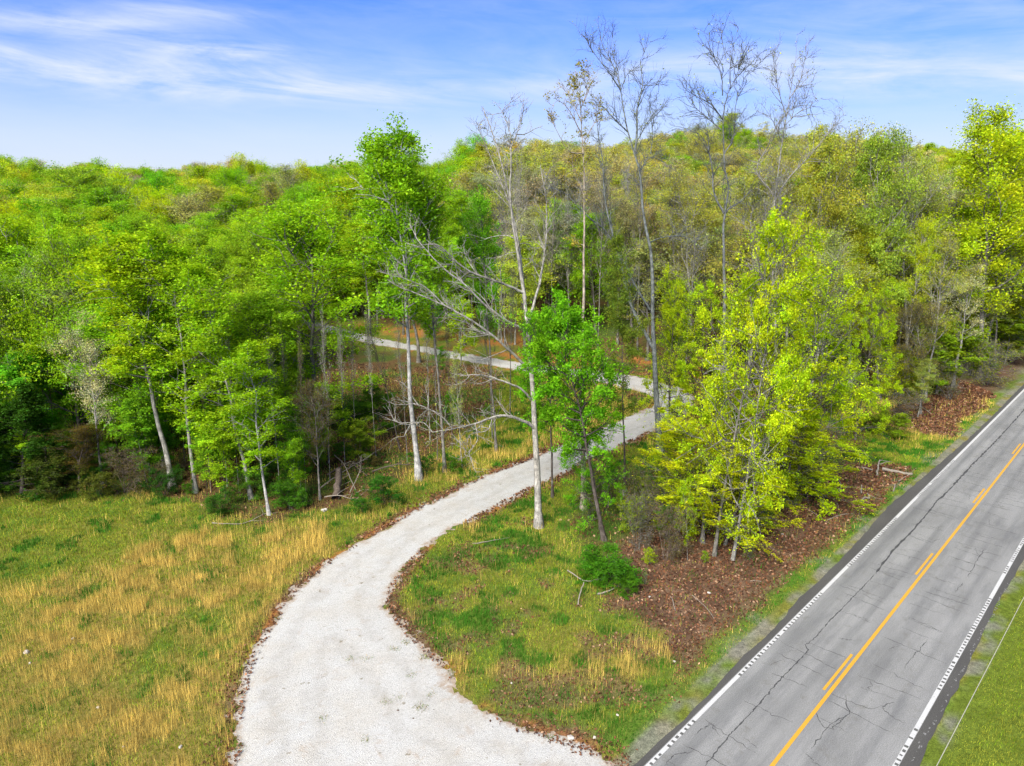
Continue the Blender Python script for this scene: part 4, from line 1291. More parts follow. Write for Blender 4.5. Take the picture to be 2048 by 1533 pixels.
# --- fill the woods: individuals, coloured by the stand they belong to
def stand(px, py):
    """palette of the stand a tree belongs to, by where it grows"""
    r = random.random()
    if px < 560:
        if py < 560:
            return random.choices([('leafy', MID), ('round', YG), ('haze', PNK), ('leafy', VIV), ('haze', TANC), ('leafy', (0.40, 0.50, 0.03)), ('haze', ORG)], [4, 4, 2.0, 3, 2.0, 3, 0.9])[0]
        return random.choices([('leafy', YG), ('round', MID), ('slim', VIV), ('leafy', MID), ('haze', OLV)], [3, 3, 3, 3, 1])[0]
    if px < 960:
        if py < 520:
            return random.choices([('leafy', VIV), ('round', MID), ('leafy', YG), ('haze', ORG), ('slim', VIV), ('haze', OLV)], [4, 3, 3, 1.2, 2, 1])[0]
        return random.choices([('leafy', VIV), ('slim', MID), ('sapling', VIV), ('leafy', (0.24, 0.4, 0.012))], [4, 3, 2, 2])[0]
    if px < 1780:
        return random.choices([('sparse', OLV), ('haze', (0.42, 0.46, 0.07)), ('haze', TANC), ('sparse', (0.46, 0.47, 0.06)), ('bare', TANC), ('leafy', (0.38, 0.46, 0.03)), ('haze', ORG), ('leafy', MID)], [5, 3.4, 2.4, 3.4, 4.0, 1.6, 0.6, 1.0])[0]
    return random.choices([('leafy', (0.42, 0.53, 0.012)), ('leafy', YG), ('sparse', CRM), ('haze', (0.42, 0.46, 0.06)), ('round', (0.36, 0.5, 0.012)), ('sparse', OLV)], [4, 3, 1.4, 2, 2, 1.5])[0]

TW = {'tall': 'high-crowned tree', 'leafy': 'leafy tree', 'round': 'round tree', 'slim': 'slender tree', 'sparse': 'open-branched tree', 'haze': 'twiggy tree', 'bare': 'leafless tree', 'sapling': 'young sapling'}
def hue_word(t):
    t = tuple(t)
    for k, v in ((VIV, 'vivid green'), (YG, 'yellow-green'), (MID, 'mid green'), (OLV, 'olive'), (TANC, 'tan'), (ORG, 'orange-gold'), (PNK, 'pinkish tan'), (CRM, 'cream')):
        if t == k:
            return v
    r_, g_ = t[0], t[1]
    return 'golden olive' if r_ >= g_ * 0.95 else ('yellow-green' if r_ > 0.6 * g_ else 'deep green')

def jit(t):
    j = 1 + random.gauss(0, 0.10)
    return (max(0.01, t[0] * j * (1 + random.gauss(0, 0.13))), max(0.01, t[1] * j), max(0.004, t[2] * (1 + random.gauss(0, 0.2))))

def wood_ok(X, Y):
    gd = gravel_d(np.array([X]), np.array([Y]))[0]
    if gd < 2.0:
        return False
    pp = perp_of(X, Y)
    if pp < (13.5 if Y < 74 else 9.6):
        return False
    px, py, zc = project(X, Y, float(terrain(X, Y)))
    if px < 700 and py > 985:
        return False
    if px < 830 and py > 940:
        return False
    if 780 < px < 1320 and 735 < py < 1000:      # open inside of the bend
        return False
    if 560 < px <= 800 and 690 < py < 900:
        return False
    if px >= 830 and py > 850:
        return False
    if 1640 < px < 1950 and py > 838 - max(0, px - 1800) * 0.55:
        return False
    return True

cands = []
gx = np.arange(-190, 200, 4.7)
for yy in np.arange(46, 205, 4.7):
    for xx in gx:
        X = xx + random.uniform(-1.9, 1.9)
        Y = yy + random.uniform(-1.9, 1.9)
        z = float(terrain(X, Y))
        px, py, zc = project(X, Y, z)
        if px < -260 or px > 2330:
            continue
        if not wood_ok(X, Y):
            continue
        if any((X - a) ** 2 + (Y - b) ** 2 < (c + 1.2) ** 2 for a, b, c in TREES):
            continue
        cands.append((zc, X, Y, z, px, py))
cands.sort()
NEARMAX = 255
def region(px, zc):
    side = 'left' if px < 560 else ('centre' if px < 960 else ('ridge' if px < 1780 else 'right'))
    d = 'front' if zc < 75 else ('middle' if zc < 105 else 'back')
    return side, d
RW = {'left': 'woods left of the drive', 'centre': 'woods below the hidden end of the drive', 'ridge': 'hillside behind the gravel bend', 'right': 'woods along the highway'}
DWd = {'front': 'near rows of the ', 'middle': 'middle rows of the ', 'back': 'far rows of the '}
FILL = []
print('candidates', len(cands))
for i, (zc, X, Y, z, px, py) in enumerate(cands[:NEARMAX]):
    kind, t = stand(px, py)
    if 560 < px < 1000 and py > 655 and kind in ('leafy', 'round', 'slim'):
        kind = 'tall'
    h = random.uniform(14.5, 19.5) * (1.1 if px > 1450 else 1) if kind != 'sapling' else random.uniform(6, 9)
    if px < 560:
        h *= 0.92
    w = {'tall': 3.8, 'leafy': 4.2, 'round': 4.9, 'slim': 3.0, 'sparse': 4.3, 'haze': 4.5, 'bare': 3.6, 'sapling': 2.0}[kind] * random.uniform(0.85, 1.2)
    # keep the front of the hillside open so its brown floor shows
    side, d = region(px, zc)
    if side == 'ridge' and zc < 100 and random.random() < 0.35:
        continue
    FILL.append((px, kind, hue_word(t), side, d))
    bark = random.choice([GREY, PALE, BROWN, GREY])
    FILL[-1] += (place_tree(kind, (X, Y, z - 0.1), h, w, jit(t), None, f"{hue_word(t)} {TW[kind]}s of the {RW[side]}", bark),)

ORD = ['first', 'second', 'third', 'fourth', 'fifth', 'sixth', 'seventh', 'eighth', 'ninth', 'tenth', 'eleventh', 'twelfth', 'thirteenth', 'fourteenth', 'fifteenth', 'sixteenth', 'seventeenth', 'eighteenth', 'nineteenth', 'twentieth'] + ['twenty-' + w_ for w_ in ('first', 'second', 'third', 'fourth', 'fifth', 'sixth', 'seventh', 'eighth', 'ninth')] + ['thirtieth'] + [t_ + w_ for t_ in ('thirty-', 'forty-', 'fifty-', 'sixty-') for w_ in ('first', 'second', 'third', 'fourth', 'fifth', 'sixth', 'seventh', 'eighth', 'ninth')]
def ordinal_labels(items, phrase):
    """items [(px, key, obj)]: tell alike ones apart by their order from the left"""
    by = {}
    for px, key, o in items:
        by.setdefault(key, []).append((px, o))
    for key, l in by.items():
        l.sort(key=lambda q: q[0])
        for n_, (px, o) in enumerate(l):
            o['label'] = phrase(key, ORD[min(n_, 65)] if len(l) > 1 else None)
RS = {'left': 'woods left of the drive', 'centre': 'woods behind the whitish trunk', 'ridge': 'hillside behind the bend', 'right': 'woods by the highway'}
def fill_phrase(key, o_):
    kind, hw, side, d = key
    w_ = {'front': 'near', 'middle': 'middle', 'back': 'rear'}[d]
    a = f"{hw} {TW[kind]} in the {w_} {RS[side]}"
    return a if o_ is None else f"{o_} from left {a}"
ordinal_labels([(q[0], q[1:5], q[5]) for q in FILL], fill_phrase)
ordinal_labels(poles, lambda key, o_: f"{o_} from left thin leafless pole-like tree among the front left woods")

# --- the far-off wood that reads as one mass
def far_wood(pts):
    kinds = ['leafy', 'round', 'haze', 'sparse']
    src = []
    for k in kinds:
        for (tm, cm_, H, Rr_) in PROTO[k][:2]:
            pair_ = []
            for m_ in (tm, cm_):
                o = bpy.data.objects.new('far_source', m_)
                pair_.append(o)
            src.append((k, pair_))
    me = bpy.data.meshes.new('far_wood')
    n = len(pts)
    me.vertices.add(n)
    me.vertices.foreach_set('co', np.array([p[0] for p in pts], np.float32).ravel())
    a = me.attributes.new('pick', 'INT', 'POINT')
    a.data.foreach_set('value', np.array([p[1] for p in pts], np.int32))
    a = me.attributes.new('scl', 'FLOAT_VECTOR', 'POINT')
    a.data.foreach_set('vector', np.array([p[2] for p in pts], np.float32).ravel())
    a = me.attributes.new('rot', 'FLOAT_VECTOR', 'POINT')
    a.data.foreach_set('vector', np.array([(0, 0, p[3]) for p in pts], np.float32).ravel())
    for nm, k in (('tint', 4), ('bark', 5)):
        a = me.attributes.new(nm, 'FLOAT_COLOR', 'POINT')
        a.data.foreach_set('color', np.array([tuple(p[k]) + (1,) for p in pts], np.float32).ravel())
    o = bpy.data.objects.new('far_wood', me)
    COL.objects.link(o)
    tag(o, 'far-off wood of mixed spring green and tan trees on the skyline', 'woodland', kind='stuff')
    ng = bpy.data.node_groups.new('far_wood', 'GeometryNodeTree')
    ng.interface.new_socket('Geometry', in_out='INPUT', socket_type='NodeSocketGeometry')
    ng.interface.new_socket('Geometry', in_out='OUTPUT', socket_type='NodeSocketGeometry')
    gi, go = ng.nodes.new('NodeGroupInput'), ng.nodes.new('NodeGroupOutput')
    m2p = ng.nodes.new('GeometryNodeMeshToPoints')
    ng.links.new(gi.outputs[0], m2p.inputs['Mesh'])
    jn = ng.nodes.new('GeometryNodeJoinGeometry')
    for i, (k, pr_) in enumerate(src):
        inner = ng.nodes.new('GeometryNodeJoinGeometry')
        for q in pr_:
            oi = ng.nodes.new('GeometryNodeObjectInfo')
            oi.inputs['Object'].default_value = q
            ng.links.new(oi.outputs['Geometry'], inner.inputs[0])
        iop = ng.nodes.new('GeometryNodeInstanceOnPoints')
        ng.links.new(m2p.outputs[0], iop.inputs['Points'])
        cmp_ = ng.nodes.new('FunctionNodeCompare')
        cmp_.data_type = 'INT'
        cmp_.operation = 'EQUAL'
        na = ng.nodes.new('GeometryNodeInputNamedAttribute')
        na.data_type = 'INT'
        na.inputs[0].default_value = 'pick'
        ints = [s for s in cmp_.inputs if s.type == 'INT']
        ng.links.new(na.outputs[0], ints[0])
        ints[1].default_value = i
        ng.links.new(cmp_.outputs[0], iop.inputs['Selection'])
        ng.links.new(inner.outputs[0], iop.inputs['Instance'])
        ns_ = ng.nodes.new('GeometryNodeInputNamedAttribute')
        ns_.data_type = 'FLOAT_VECTOR'
        ns_.inputs[0].default_value = 'scl'
        ng.links.new(ns_.outputs[0], iop.inputs['Scale'])
        nr_ = ng.nodes.new('GeometryNodeInputNamedAttribute')
        nr_.data_type = 'FLOAT_VECTOR'
        nr_.inputs[0].default_value = 'rot'
        ng.links.new(nr_.outputs[0], iop.inputs['Rotation'])
        ng.links.new(iop.outputs[0], jn.inputs[0])
    ng.links.new(jn.outputs[0], go.inputs[0])
    md = o.modifiers.new('far_wood', 'NODES')
    md.node_group = ng
    return src

far = []
kmap = {'leafy': 0, 'round': 2, 'haze': 4, 'sparse': 6}
def add_far(X, Y, z, px, py):
    kind, t = stand(px, min(py, 480))
    kind = {'slim': 'round', 'bare': 'sparse', 'sapling': 'leafy'}.get(kind, kind)
    if kind == 'leafy' and random.random() < 0.4:
        kind = 'round'
    h = random.uniform(16, 21) * (1.16 if random.random() < 0.12 else 1)
    w = random.uniform(5.0, 7.6)
    sp = SPEC[kind]
    vi = random.randrange(2)
    _, _, pH, pR = PROTO[kind][vi]
    far.append(((X, Y, z - 0.2), kmap[kind] + vi, (w / pR, w / pR, h / pH), random.uniform(0, 6.28), jit(t), random.choice([GREY, PALE])))
for (zc, X, Y, z, px, py) in cands[NEARMAX:]:
    add_far(X, Y, z, px, py)
for yy in np.arange(205, 520, 9.5):
    for xx in np.arange(-420, 430, 9.5):
        X = xx + random.uniform(-3, 3)
        Y = yy + random.uniform(-3, 3)
        if perp_of(X, Y) < 16:
            continue
        z = float(terrain(X, Y))
        px, py, zc = project(X, Y, z)
        if -150 < px < 2200:
            add_far(X, Y, z, px, py)
print('far', len(far))
far_wood(far)

# --- understory along the wood's edge
def px_ok(x, y):
    return y < 985 + 45 * smooth(250, 560, x) - 30 * smooth(600, 690, x)
def scatter_bushes():
    brush = []
    spots = [
        # (px, py, kind, height px, radius px, tint, label)
        (770, 1010, 'shrub', 60, 42, (0.035, 0.14, 0.008), 'dark green bush on the bank left of the drive', DARK),
        (725, 1025, 'shrub', 42, 30, (0.04, 0.15, 0.008), 'smaller dark green bush beside the bank bush', DARK),
        (1225, 1160, 'shrub', 72, 64, (0.06, 0.20, 0.008), 'green bush with dead sticks at the brown bank', DARK),
        (1195, 1165, 'shrub', 50, 40, (0.07, 0.22, 0.008), 'low bush leaning out of the green bush', DARK),
        (1250, 1185, 'shrub', 40, 32, (0.08, 0.22, 0.008), 'small bush in front of the dead sticks', DARK),
        (850, 950, 'shrub', 45, 34, (0.05, 0.17, 0.008), 'low green bush right of the whitish trunk', DARK),
        (905, 942, 'shrub', 30, 26, (0.06, 0.18, 0.008), 'tiny bush beside the drive near the thin trunks', DARK),
        (450, 1025, 'shrub', 50, 48, (0.045, 0.14, 0.01), 'dark shrub under the vivid green edge tree', DARK),
        (330, 990, 'shrub', 60, 45, (0.03, 0.10, 0.008), 'dark shrub at the foot of the pale leaning trunk', DARK),
        (255, 985, 'thicket', 90, 70, (0.10, 0.09, 0.02), 'brown thicket between the russet bush and the pale trunk', BROWN),
        (110, 990, 'shrub', 80, 60, (0.06, 0.09, 0.01), 'olive brown bush between the evergreen and the russet bush', DARK),
        (200, 990, 'shrub', 60, 55, (0.09, 0.11, 0.012), 'olive bush right of the russet bush', DARK),
        (580, 1020, 'shrub', 55, 40, (0.06, 0.18, 0.008), 'green bush right of the whitish short trunk', DARK),
        (500, 940, 'sapling', 120, 45, (0.15, 0.37, 0.008), 'vivid sapling behind the field edge trunks', GREY),
        (590, 960, 'sapling', 150, 48, (0.15, 0.37, 0.008), 'vivid sapling left of the grey stem tangle', GREY),
        (430, 960, 'sapling', 150, 50, (0.16, 0.38, 0.008), 'vivid sapling between the pale leaning trunks', GREY),
        (720, 930, 'sapling', 90, 42, (0.16, 0.25, 0.01), 'yellow-green sapling above the brush pile', DARK),
        (760, 880, 'sapling', 110, 50, (0.07, 0.18, 0.01), 'green sapling in the dark hollow', DARK),
        (690, 850, 'shrub', 70, 60, (0.05, 0.15, 0.01), 'rhododendron-like bush in the dark hollow', DARK),
        (1330, 1120, 'thicket', 120, 60, (0.12, 0.10, 0.03), 'grey twig tangle left of the thick maple trunk', BROWN),
        (1275, 1100, 'thicket', 130, 50, (0.10, 0.09, 0.03), 'dead twig tangle over the green bush', GREY),
        (1310, 1050, 'thicket', 110, 60, (0.09, 0.12, 0.02), 'brushy tangle in the shade of the low maple', BROWN),
        (1260, 1010, 'thicket', 90, 50, (0.10, 0.10, 0.03), 'brown tangle at the foot of the straight dark trunk', BROWN),
        (1810, 838, 'thicket', 60, 50, (0.14, 0.12, 0.03), 'grey brush heap behind the leaf bank by the highway', GREY),
        (1900, 800, 'thicket', 90, 60, (0.14, 0.14, 0.03), 'overhanging grey-green brush by the highway bank', GREY),
        (1970, 770, 'thicket', 90, 60, (0.2, 0.22, 0.03), 'overhanging olive brush farther along the highway bank', GREY),
        (1760, 870, 'shrub', 50, 50, (0.2, 0.3, 0.01), 'low green bush at the back of the grassy gap', DARK),
        (1200, 1000, 'thicket', 60, 36, (0.10, 0.10, 0.03), 'small brown tangle between two trunks beside the drive', BROWN),
    ]
    for (x, y, k, hp, wp, t, lab, bk) in spots:
        P = at(x, y)
        zc = depth_of(P)
        place_tree(k, P, hp * zc / FPX * 1.02, wp * zc / FPX, t, lab, None, bk)
    for i_, (x, y, h_, w_) in enumerate([(1790, 800, 110, 55), (1870, 790, 120, 60), (1940, 752, 110, 60), (2010, 728, 100, 55), (1840, 770, 150, 60), (1905, 742, 150, 60), (1975, 715, 140, 60), (2040, 690, 130, 60)]):
        P = at(x, y)
        zc = depth_of(P)
        brush.append((x, ('olive leafy sapling', 'along the highway bank'), place_tree('sapling' if i_ % 2 else 'shrub', P, h_ * zc / FPX, w_ * zc / FPX, jit((0.24, 0.34, 0.012)), None, 'leafy undergrowth along the highway bank', GREY)))
    m = 0
    while m < 46:
        x, y = random.uniform(-60, 690), random.uniform(905, 1012)
        P = at(x, y)
        if px_ok(x, y):
            m += 1
            k = random.choices(['shrub', 'sapling', 'thicket'], [5, 4, 2])[0]
            h = {'shrub': random.uniform(0.9, 2.2), 'sapling': random.uniform(3, 7.5), 'thicket': random.uniform(1.2, 2.6)}[k]
            t = jit({'shrub': (0.07, 0.20, 0.012), 'sapling': random.choice([(0.16, 0.38, 0.012), (0.26, 0.44, 0.012)]), 'thicket': (0.14, 0.12, 0.03)}[k])
            brush.append((x, ({'shrub': 'dark low shrub', 'sapling': 'leafy sapling', 'thicket': 'brown thicket'}[k], 'at the edge of the left field'), place_tree(k, P, h, h * {'shrub': 0.65, 'sapling': 0.27, 'thicket': 0.6}[k], t, None, 'undergrowth at the edge of the left field', random.choice([GREY, BROWN, DARK]))))
    for i_, (x, y, h_) in enumerate([(1330, 1080, 60), (1350, 1110, 36), (1300, 1130, 30), (1410, 1130, 24), (1500, 1120, 30), (1520, 1060, 60), (1560, 1030, 70), (1610, 990, 60), (1380, 1060, 70), (1450, 1080, 50), (1290, 1170, 26), (1265, 1060, 60), (1240, 1030, 50), (1180, 1040, 36), (1140, 1010, 30), (1285, 1010, 50), (1660, 960, 40), (1580, 1010, 50)]):
        P = at(x, y)
        zc = depth_of(P)
        k = ('sapling', 'thicket', 'shrub')[i_ % 3]
        place_tree(k, P, h_ * 1.3 * zc / FPX, h_ * {'sapling': 0.35, 'thicket': 0.6, 'shrub': 0.55}[k] * zc / FPX, jit((0.24, 0.34, 0.02)), None, 'seedlings under the yellow-green maples', GREY)
        brush.append((x, ({'sapling': 'leafy seedling', 'thicket': 'twiggy seedling clump', 'shrub': 'low leafy sprout'}[k], 'of the yellow-green maples'), bpy.data.objects[[o_.name for o_ in COL.objects if o_.get('group') == 'seedlings under the yellow-green maples'][-1]]))
    # brush filling the woods' shadowed foot
    n = 0
    tries = 0
    while n < 150 and tries < 5000:
        tries += 1
        x = random.uniform(-60, 2048)
        y = random.uniform(700, 985)
        P = at(x, y)
        if not wood_ok(P[0], P[1]) and not (780 < x < 1300 and 745 < y < 860):
            continue
        if gravel_d(P[:1], P[1:2])[0] < 1.6:
            continue
        inb = 780 < x < 1300
        k = random.choices(['shrub', 'thicket', 'sapling'], [3, 1.6 if x < 780 else 3, 5 if x < 780 else (2.5 if not inb else 0.4)])[0]
        h = {'shrub': random.uniform(1.0, 2.6), 'thicket': random.uniform(1.4, 3.4), 'sapling': random.uniform(4, 10)}[k]
        if inb or 560 < x < 800:
            h *= 0.5
        w = h * {'shrub': 0.62, 'thicket': 0.6, 'sapling': 0.27}[k]
        t = jit(random.choice([(0.08, 0.24, 0.01), (0.12, 0.33, 0.01), (0.2, 0.36, 0.012), (0.14, 0.13, 0.03)] if k != 'sapling' else [(0.14, 0.36, 0.01), (0.22, 0.40, 0.01), (0.12, 0.32, 0.01)])) if x < 1000 else jit(random.choice([(0.14, 0.2, 0.012), (0.2, 0.24, 0.02), (0.13, 0.11, 0.04)]))
        kw = {'shrub': 'low shrub', 'thicket': 'twiggy thicket', 'sapling': 'thin leafy sapling'}[k]
        where = 'left of the drive' if x < 780 else ('inside the gravel bend' if inb else 'right of the gravel bend')
        brush.append((x, (kw, where), place_tree(k, P, h, w, t, None, f"{kw}s under the trees {where}", random.choice([GREY, BROWN, DARK]))))
        n += 1
    ordinal_labels(brush, lambda key, o_: (f"{o_} from left " if o_ else '') + f"{key[0]} under the trees {key[1]}")
scatter_bushes()

# ------------------------------------------------------------------ grass, leaf litter, gravel crumbs
def in_view(P, m=60):
    px, py, zc = project(P[:, 0], P[:, 1], P[:, 2])
    return (px > -m) & (px < W0 + m) & (py < H0 + m + 40) & (py > 0)

def scatter_pts(n, x0, x1, y0, y1, dens_fn):
    X = rng.uniform(x0, x1, n)
    # more points close to the camera
    Y = y0 + (y1 - y0) * rng.random(n) ** 1.25
    P = np.stack([X, Y, terrain(X, Y)], -1)
    P = P[in_view(P)]
    Zp = zones(P[:, 0], P[:, 1])
    d = dens_fn(P, Zp)
    k = rng.random(len(P)) < d
    return P[k], {a: b[k] for a, b in Zp.items()}

def blades(P, h, wd, lean, col, name, label, cat):
    n = len(P)
    a = rng.uniform(0, 2 * math.pi, n)
    side = np.stack([np.cos(a), np.sin(a), 0 * a], -1) * (wd / 2)[:, None]
    la = rng.uniform(0, 2 * math.pi, n)
    tip = P + np.stack([np.cos(la) * lean * h, np.sin(la) * lean * h, h], -1)
    B = P - np.array([0, 0, 0.01])
    V = np.stack([B - side, B + side, tip], 1).reshape(-1, 3)
    F = np.arange(3 * n).reshape(n, 3)
    o = obj(name, mesh_np(name, V, F, False, {'col': np.repeat(col, 3, 0)}), M_blade)
    tag(o, label, cat, kind='stuff')
    return o

def grass():
    def dens(P, Z):
        ok = (Z['gd'] > 0.05) & (np.abs(Z['pp']) > 4.45)
        d = 0.95 * ok * (1 - 0.93 * Z['lit']) * (1 - 0.85 * Z['wood']) * (1 - 0.8 * Z['clay'])
        return d
    P, Z = scatter_pts(1150000, -40, 50, 18, 80, dens)
    n = len(P)
    dist = P[:, 1]
    tan = rng.random(n) < Z['tan'] * (0.12 + 0.95 * smooth(0.42, 0.60, fbm(P[:, 0], P[:, 1], 1.3, 3, 151)))
    base_ = np.where(tan[:, None], np.array([0.56, 0.40, 0.095]), np.array([0.15, 0.245, 0.016]))
    lush = (Z['verge'] > 0.4) & ~tan
    base_[lush] = (0.085, 0.20, 0.012)
    yel = (~tan) & (rng.random(n) < 0.35 + 0.3 * fbm(P[:, 0], P[:, 1], 0.4, 3, 91))
    base_[yel] = (0.27, 0.27, 0.028)
    lawn = Z['lawn'] > 0.5
    yel = yel | (lawn & ~tan & (fbm(P[:, 0], P[:, 1], 0.8, 4, 401) > 0.53))
    base_[lawn & ~yel] = (0.16, 0.25, 0.014)
    base_[lawn & yel] = (0.25, 0.27, 0.03)
    tuft = (fbm(P[:, 0], P[:, 1], 0.9, 3, 111) > 0.66 - 0.10 * (Z['isl'] > 0.5)) & ~tan & ~lawn
    base_[tuft] = (0.045, 0.15, 0.012)
    base_ *= np.exp(rng.normal(0, 0.22, (n, 1)))
    base_ *= (0.45 + 1.1 * fbm(P[:, 0], P[:, 1], 1.1, 4, 131, 0.65))[:, None]
    h = np.where(tan, rng.uniform(0.25, 0.75, n), rng.uniform(0.06, 0.2, n))
    h = np.where(tuft, rng.uniform(0.15, 0.34, n), h)
    h = np.where(lawn, rng.uniform(0.06, 0.15, n), h)
    h = np.where(np.abs(Z['pp']) < 5.2, h * 0.5, h)
    w = np.where(tan, rng.uniform(0.010, 0.022, n), rng.uniform(0.018, 0.042, n)) * np.clip(dist / 32, 0.8, 2.0)
    print('blades', n)
    blades(P, h, w, np.where(tan, 0.16, 0.55) * rng.random(n), base_, 'grass', 'green and straw coloured meadow grass beside the drive and highway', 'grass')
grass()

def apron_weeds():
    C = np.array([at(*p) for p in [(700, 1320), (735, 1320), (822, 1354), (861, 1393), (798, 1400), (835, 1417), (846, 1417), (733, 1482), (770, 1405), (648, 1440), (812, 1287), (790, 1300), (848, 1316), (480, 1390), (470, 1420), (482, 1345), (555, 1240), (900, 1340), (930, 1380), (905, 1350), (478, 1500), (462, 1480), (1100, 1475)]])
    P = np.repeat(C, 60, 0)
    P[:, :2] += rng.normal(0, 0.13, (len(P), 2))
    P[:, 2] = terrain(P[:, 0], P[:, 1]) + 0.045
    n = len(P)
    c = np.where(rng.random((n, 1)) < 0.6, np.array([0.10, 0.16, 0.02]), np.array([0.26, 0.19, 0.08])) * np.exp(rng.normal(0, 0.3, (n, 1)))
    blades(P, rng.uniform(0.03, 0.1, n), rng.uniform(0.015, 0.03, n), rng.uniform(0.5, 1.5, n), c, 'weeds', 'small weeds sprouting from the pale gravel apron', 'weeds')
apron_weeds()

def litter():
    def dens(P, Z):
        near = smooth(1.5, 0.1, Z['gd']) * (Z['gd'] > -0.3) * smooth(0.42, 0.6, fbm(P[:, 0], P[:, 1], 0.5, 3, 45)) * (P[:, 1] < 60)
        spill = (Z['gd'] < -9) * 0.0 * smooth(0.60, 0.70, fbm(P[:, 0], P[:, 1], 0.6, 3, 245))
        return np.clip(np.maximum(np.maximum(Z['lit'] * 0.95, near * (Z['gd'] > -0.3)), np.maximum(Z['wood'] * 0.16, spill)), 0, 1) * (Z['pp'] > 3.9) * (1 - 0.9 * (Z['gd'] < -0.5) * (spill == 0))
    P, Z = scatter_pts(330000, -32, 52, 20, 84, dens)
    n = len(P)
    P[:, 2] += rng.uniform(0.015, 0.06, n) + np.where(Z['gd'] < 0, 0.04, 0)
    V, F = leaves(rng, P, np.clip(0.10 * P[:, 1] / 34, 0.085, 0.2), 0.45, 1.4)
    pal = np.array([(0.13, 0.06, 0.032), (0.20, 0.10, 0.055), (0.065, 0.034, 0.022), (0.32, 0.20, 0.12), (0.17, 0.072, 0.035)])
    c = pal[rng.choice(5, n, p=[0.3, 0.25, 0.2, 0.1, 0.15])] * np.exp(rng.normal(0, 0.2, (n, 1)))
    o = obj('leaf_litter', mesh_np('leaf_litter', V, F, False, {'col': np.repeat(c, 4, 0)}), M_blade)
    tag(o, 'brown fallen leaves on the bank and along the edges of the drive', 'leaf litter', kind='stuff')
    print('litter', n)
litter()

# ------------------------------------------------------------------ stones, dead wood, cable
def stone(px, py, size_px, label, mat=None):
    P = at(px, py)
    s = size_px * depth_of(P) / FPX
    rg = np.random.default_rng(int(px * 7 + py))
    import bmesh
    bm = bmesh.new()
    bmesh.ops.create_icosphere(bm, subdivisions=2, radius=0.5)
    for v in bm.verts:
        d = v.co.normalized()
        k = 1 + 0.3 * math.sin(3.1 * d.x + rg.random() * 0.3 + px) * math.cos(2.7 * d.y + py) + rg.uniform(-0.08, 0.08)
        v.co = Vector((d.x * 0.5 * k, d.y * 0.42 * k, d.z * 0.33 * k))
    me = bpy.data.meshes.new('stone')
    bm.to_mesh(me)
    bm.free()
    o = obj('stone', me, mat or M_stone)
    o.location = (P[0], P[1], P[2] + 0.12 * s)
    o.scale = (s, s, s)
    o.rotation_euler = (0, 0, rg.uniform(0, 6))
    tag(o, label, 'stone')
for a in [(53, 1306, 13, 'largest pale stone in the straw grass at the left'), (146, 1278, 6, 'small white stone just above and right of the largest field stone'),
          (196, 1416, 7, 'white stone in the middle of the straw grass below the largest field stone'), (361, 1495, 9, 'white stone in brown grass left of the gravel'),
          (247, 1494, 5, 'tiny pale stone left of the white stone in brown grass'), (60, 1327, 6, 'small pinkish stone just below the largest field stone'),
          (1141, 1477, 14, 'cream stone on brown leaves at the tip between drive and highway'), (1189, 1476, 8, 'small white stone right of the cream stone'),
          (1023, 1367, 5, 'small white stone in the grass tufts of the tip'), (1348, 1324, 6, 'white stone beside the bare sandy patch'),
          (1418, 1187, 7, 'white stone lying on the brown leaf bank'), (1299, 1195, 6, 'white stone below the bush on the brown bank'),
          (1565, 1069, 5, 'small white stone high on the brown bank'), (1235, 1431, 6, 'grey stone in the grass near the highway tip'),
          (648, 1022, 12, 'pale tan rock at the foot of the brush pile'), (868, 1422, 6, 'dark pebble on the gravel apron'),
          (796, 1423, 8, 'dark clod on the gravel right of centre'), (826, 1439, 7, 'dark clod below its twin on the gravel'), (666, 1464, 5, 'small dark pebble on the gravel apron'), (757, 1470, 4, 'tiny dark pebble near the lower gravel edge')]:
    stone(*a, mat=M_dark if 'dark' in a[3] else None)

def stick(name, pts, r0, r1, label, mat, cat='branch', twigs=0, lift=0.05):
    """pts: (px, py, height above ground)"""
    W = []
    for x, y, hh in pts:
        p = at(x, y)
        W.append((p[0], p[1], p[2] + hh))
    W = np.array(W)
    P0 = W[0].copy()
    cc = catmull(W - P0, max(6, len(W) * 3))
    cc += rng.normal(0, r0 * 0.25, cc.shape)
    parts = [tubes(cc[None], np.array([r0]), np.array([r1]), 6)]
    if twigs:
        par = np.zeros(twigs, int)
        p0, T = sample_poly(cc[None], par, rng.uniform(0.3, 1, twigs))
        D = perp_dirs(T, R(1) * rng.normal(50, 12, twigs), rng.uniform(0, math.pi, twigs))
        D[:, 2] = np.abs(D[:, 2]) * 0.6
        B = wander(rng, p0, D, rng.uniform(0.4, 1.1, twigs) * 1.2, 5, 0.2, -0.01)
        parts.append(tubes(B, np.full(twigs, r0 * 0.45), np.full(twigs, r0 * 0.12), 4))
    V, F = join(parts)
    o = obj(name, mesh_np(name, V, F, True), mat)
    o.location = tuple(P0)
    tag(o, label, cat)
    return o
stick('fallen_branch', [(945, 1090, .06), (985, 1084, .08), (1020, 1077, .06)], 0.045, 0.02, 'pale fallen branch on the grass left of the big trunk', M_dead)
stick('fallen_branch', [(1135, 1150, .3), (1170, 1170, .25), (1205, 1165, .35), (1215, 1130, .7)], 0.04, 0.015, 'crooked pale dead branch resting on the green bush', M_dead, twigs=4)
stick('dead_stick', [(1156, 1212, .02), (1160, 1195, .25), (1168, 1182, .5)], 0.04, 0.03, 'short bleached stick standing below the bush', M_dead)
stick('fallen_branch', [(1195, 1190, .06), (1220, 1186, .12), (1242, 1174, .2)], 0.06, 0.03, 'curved grey branch at the right foot of the bush', M_dead)
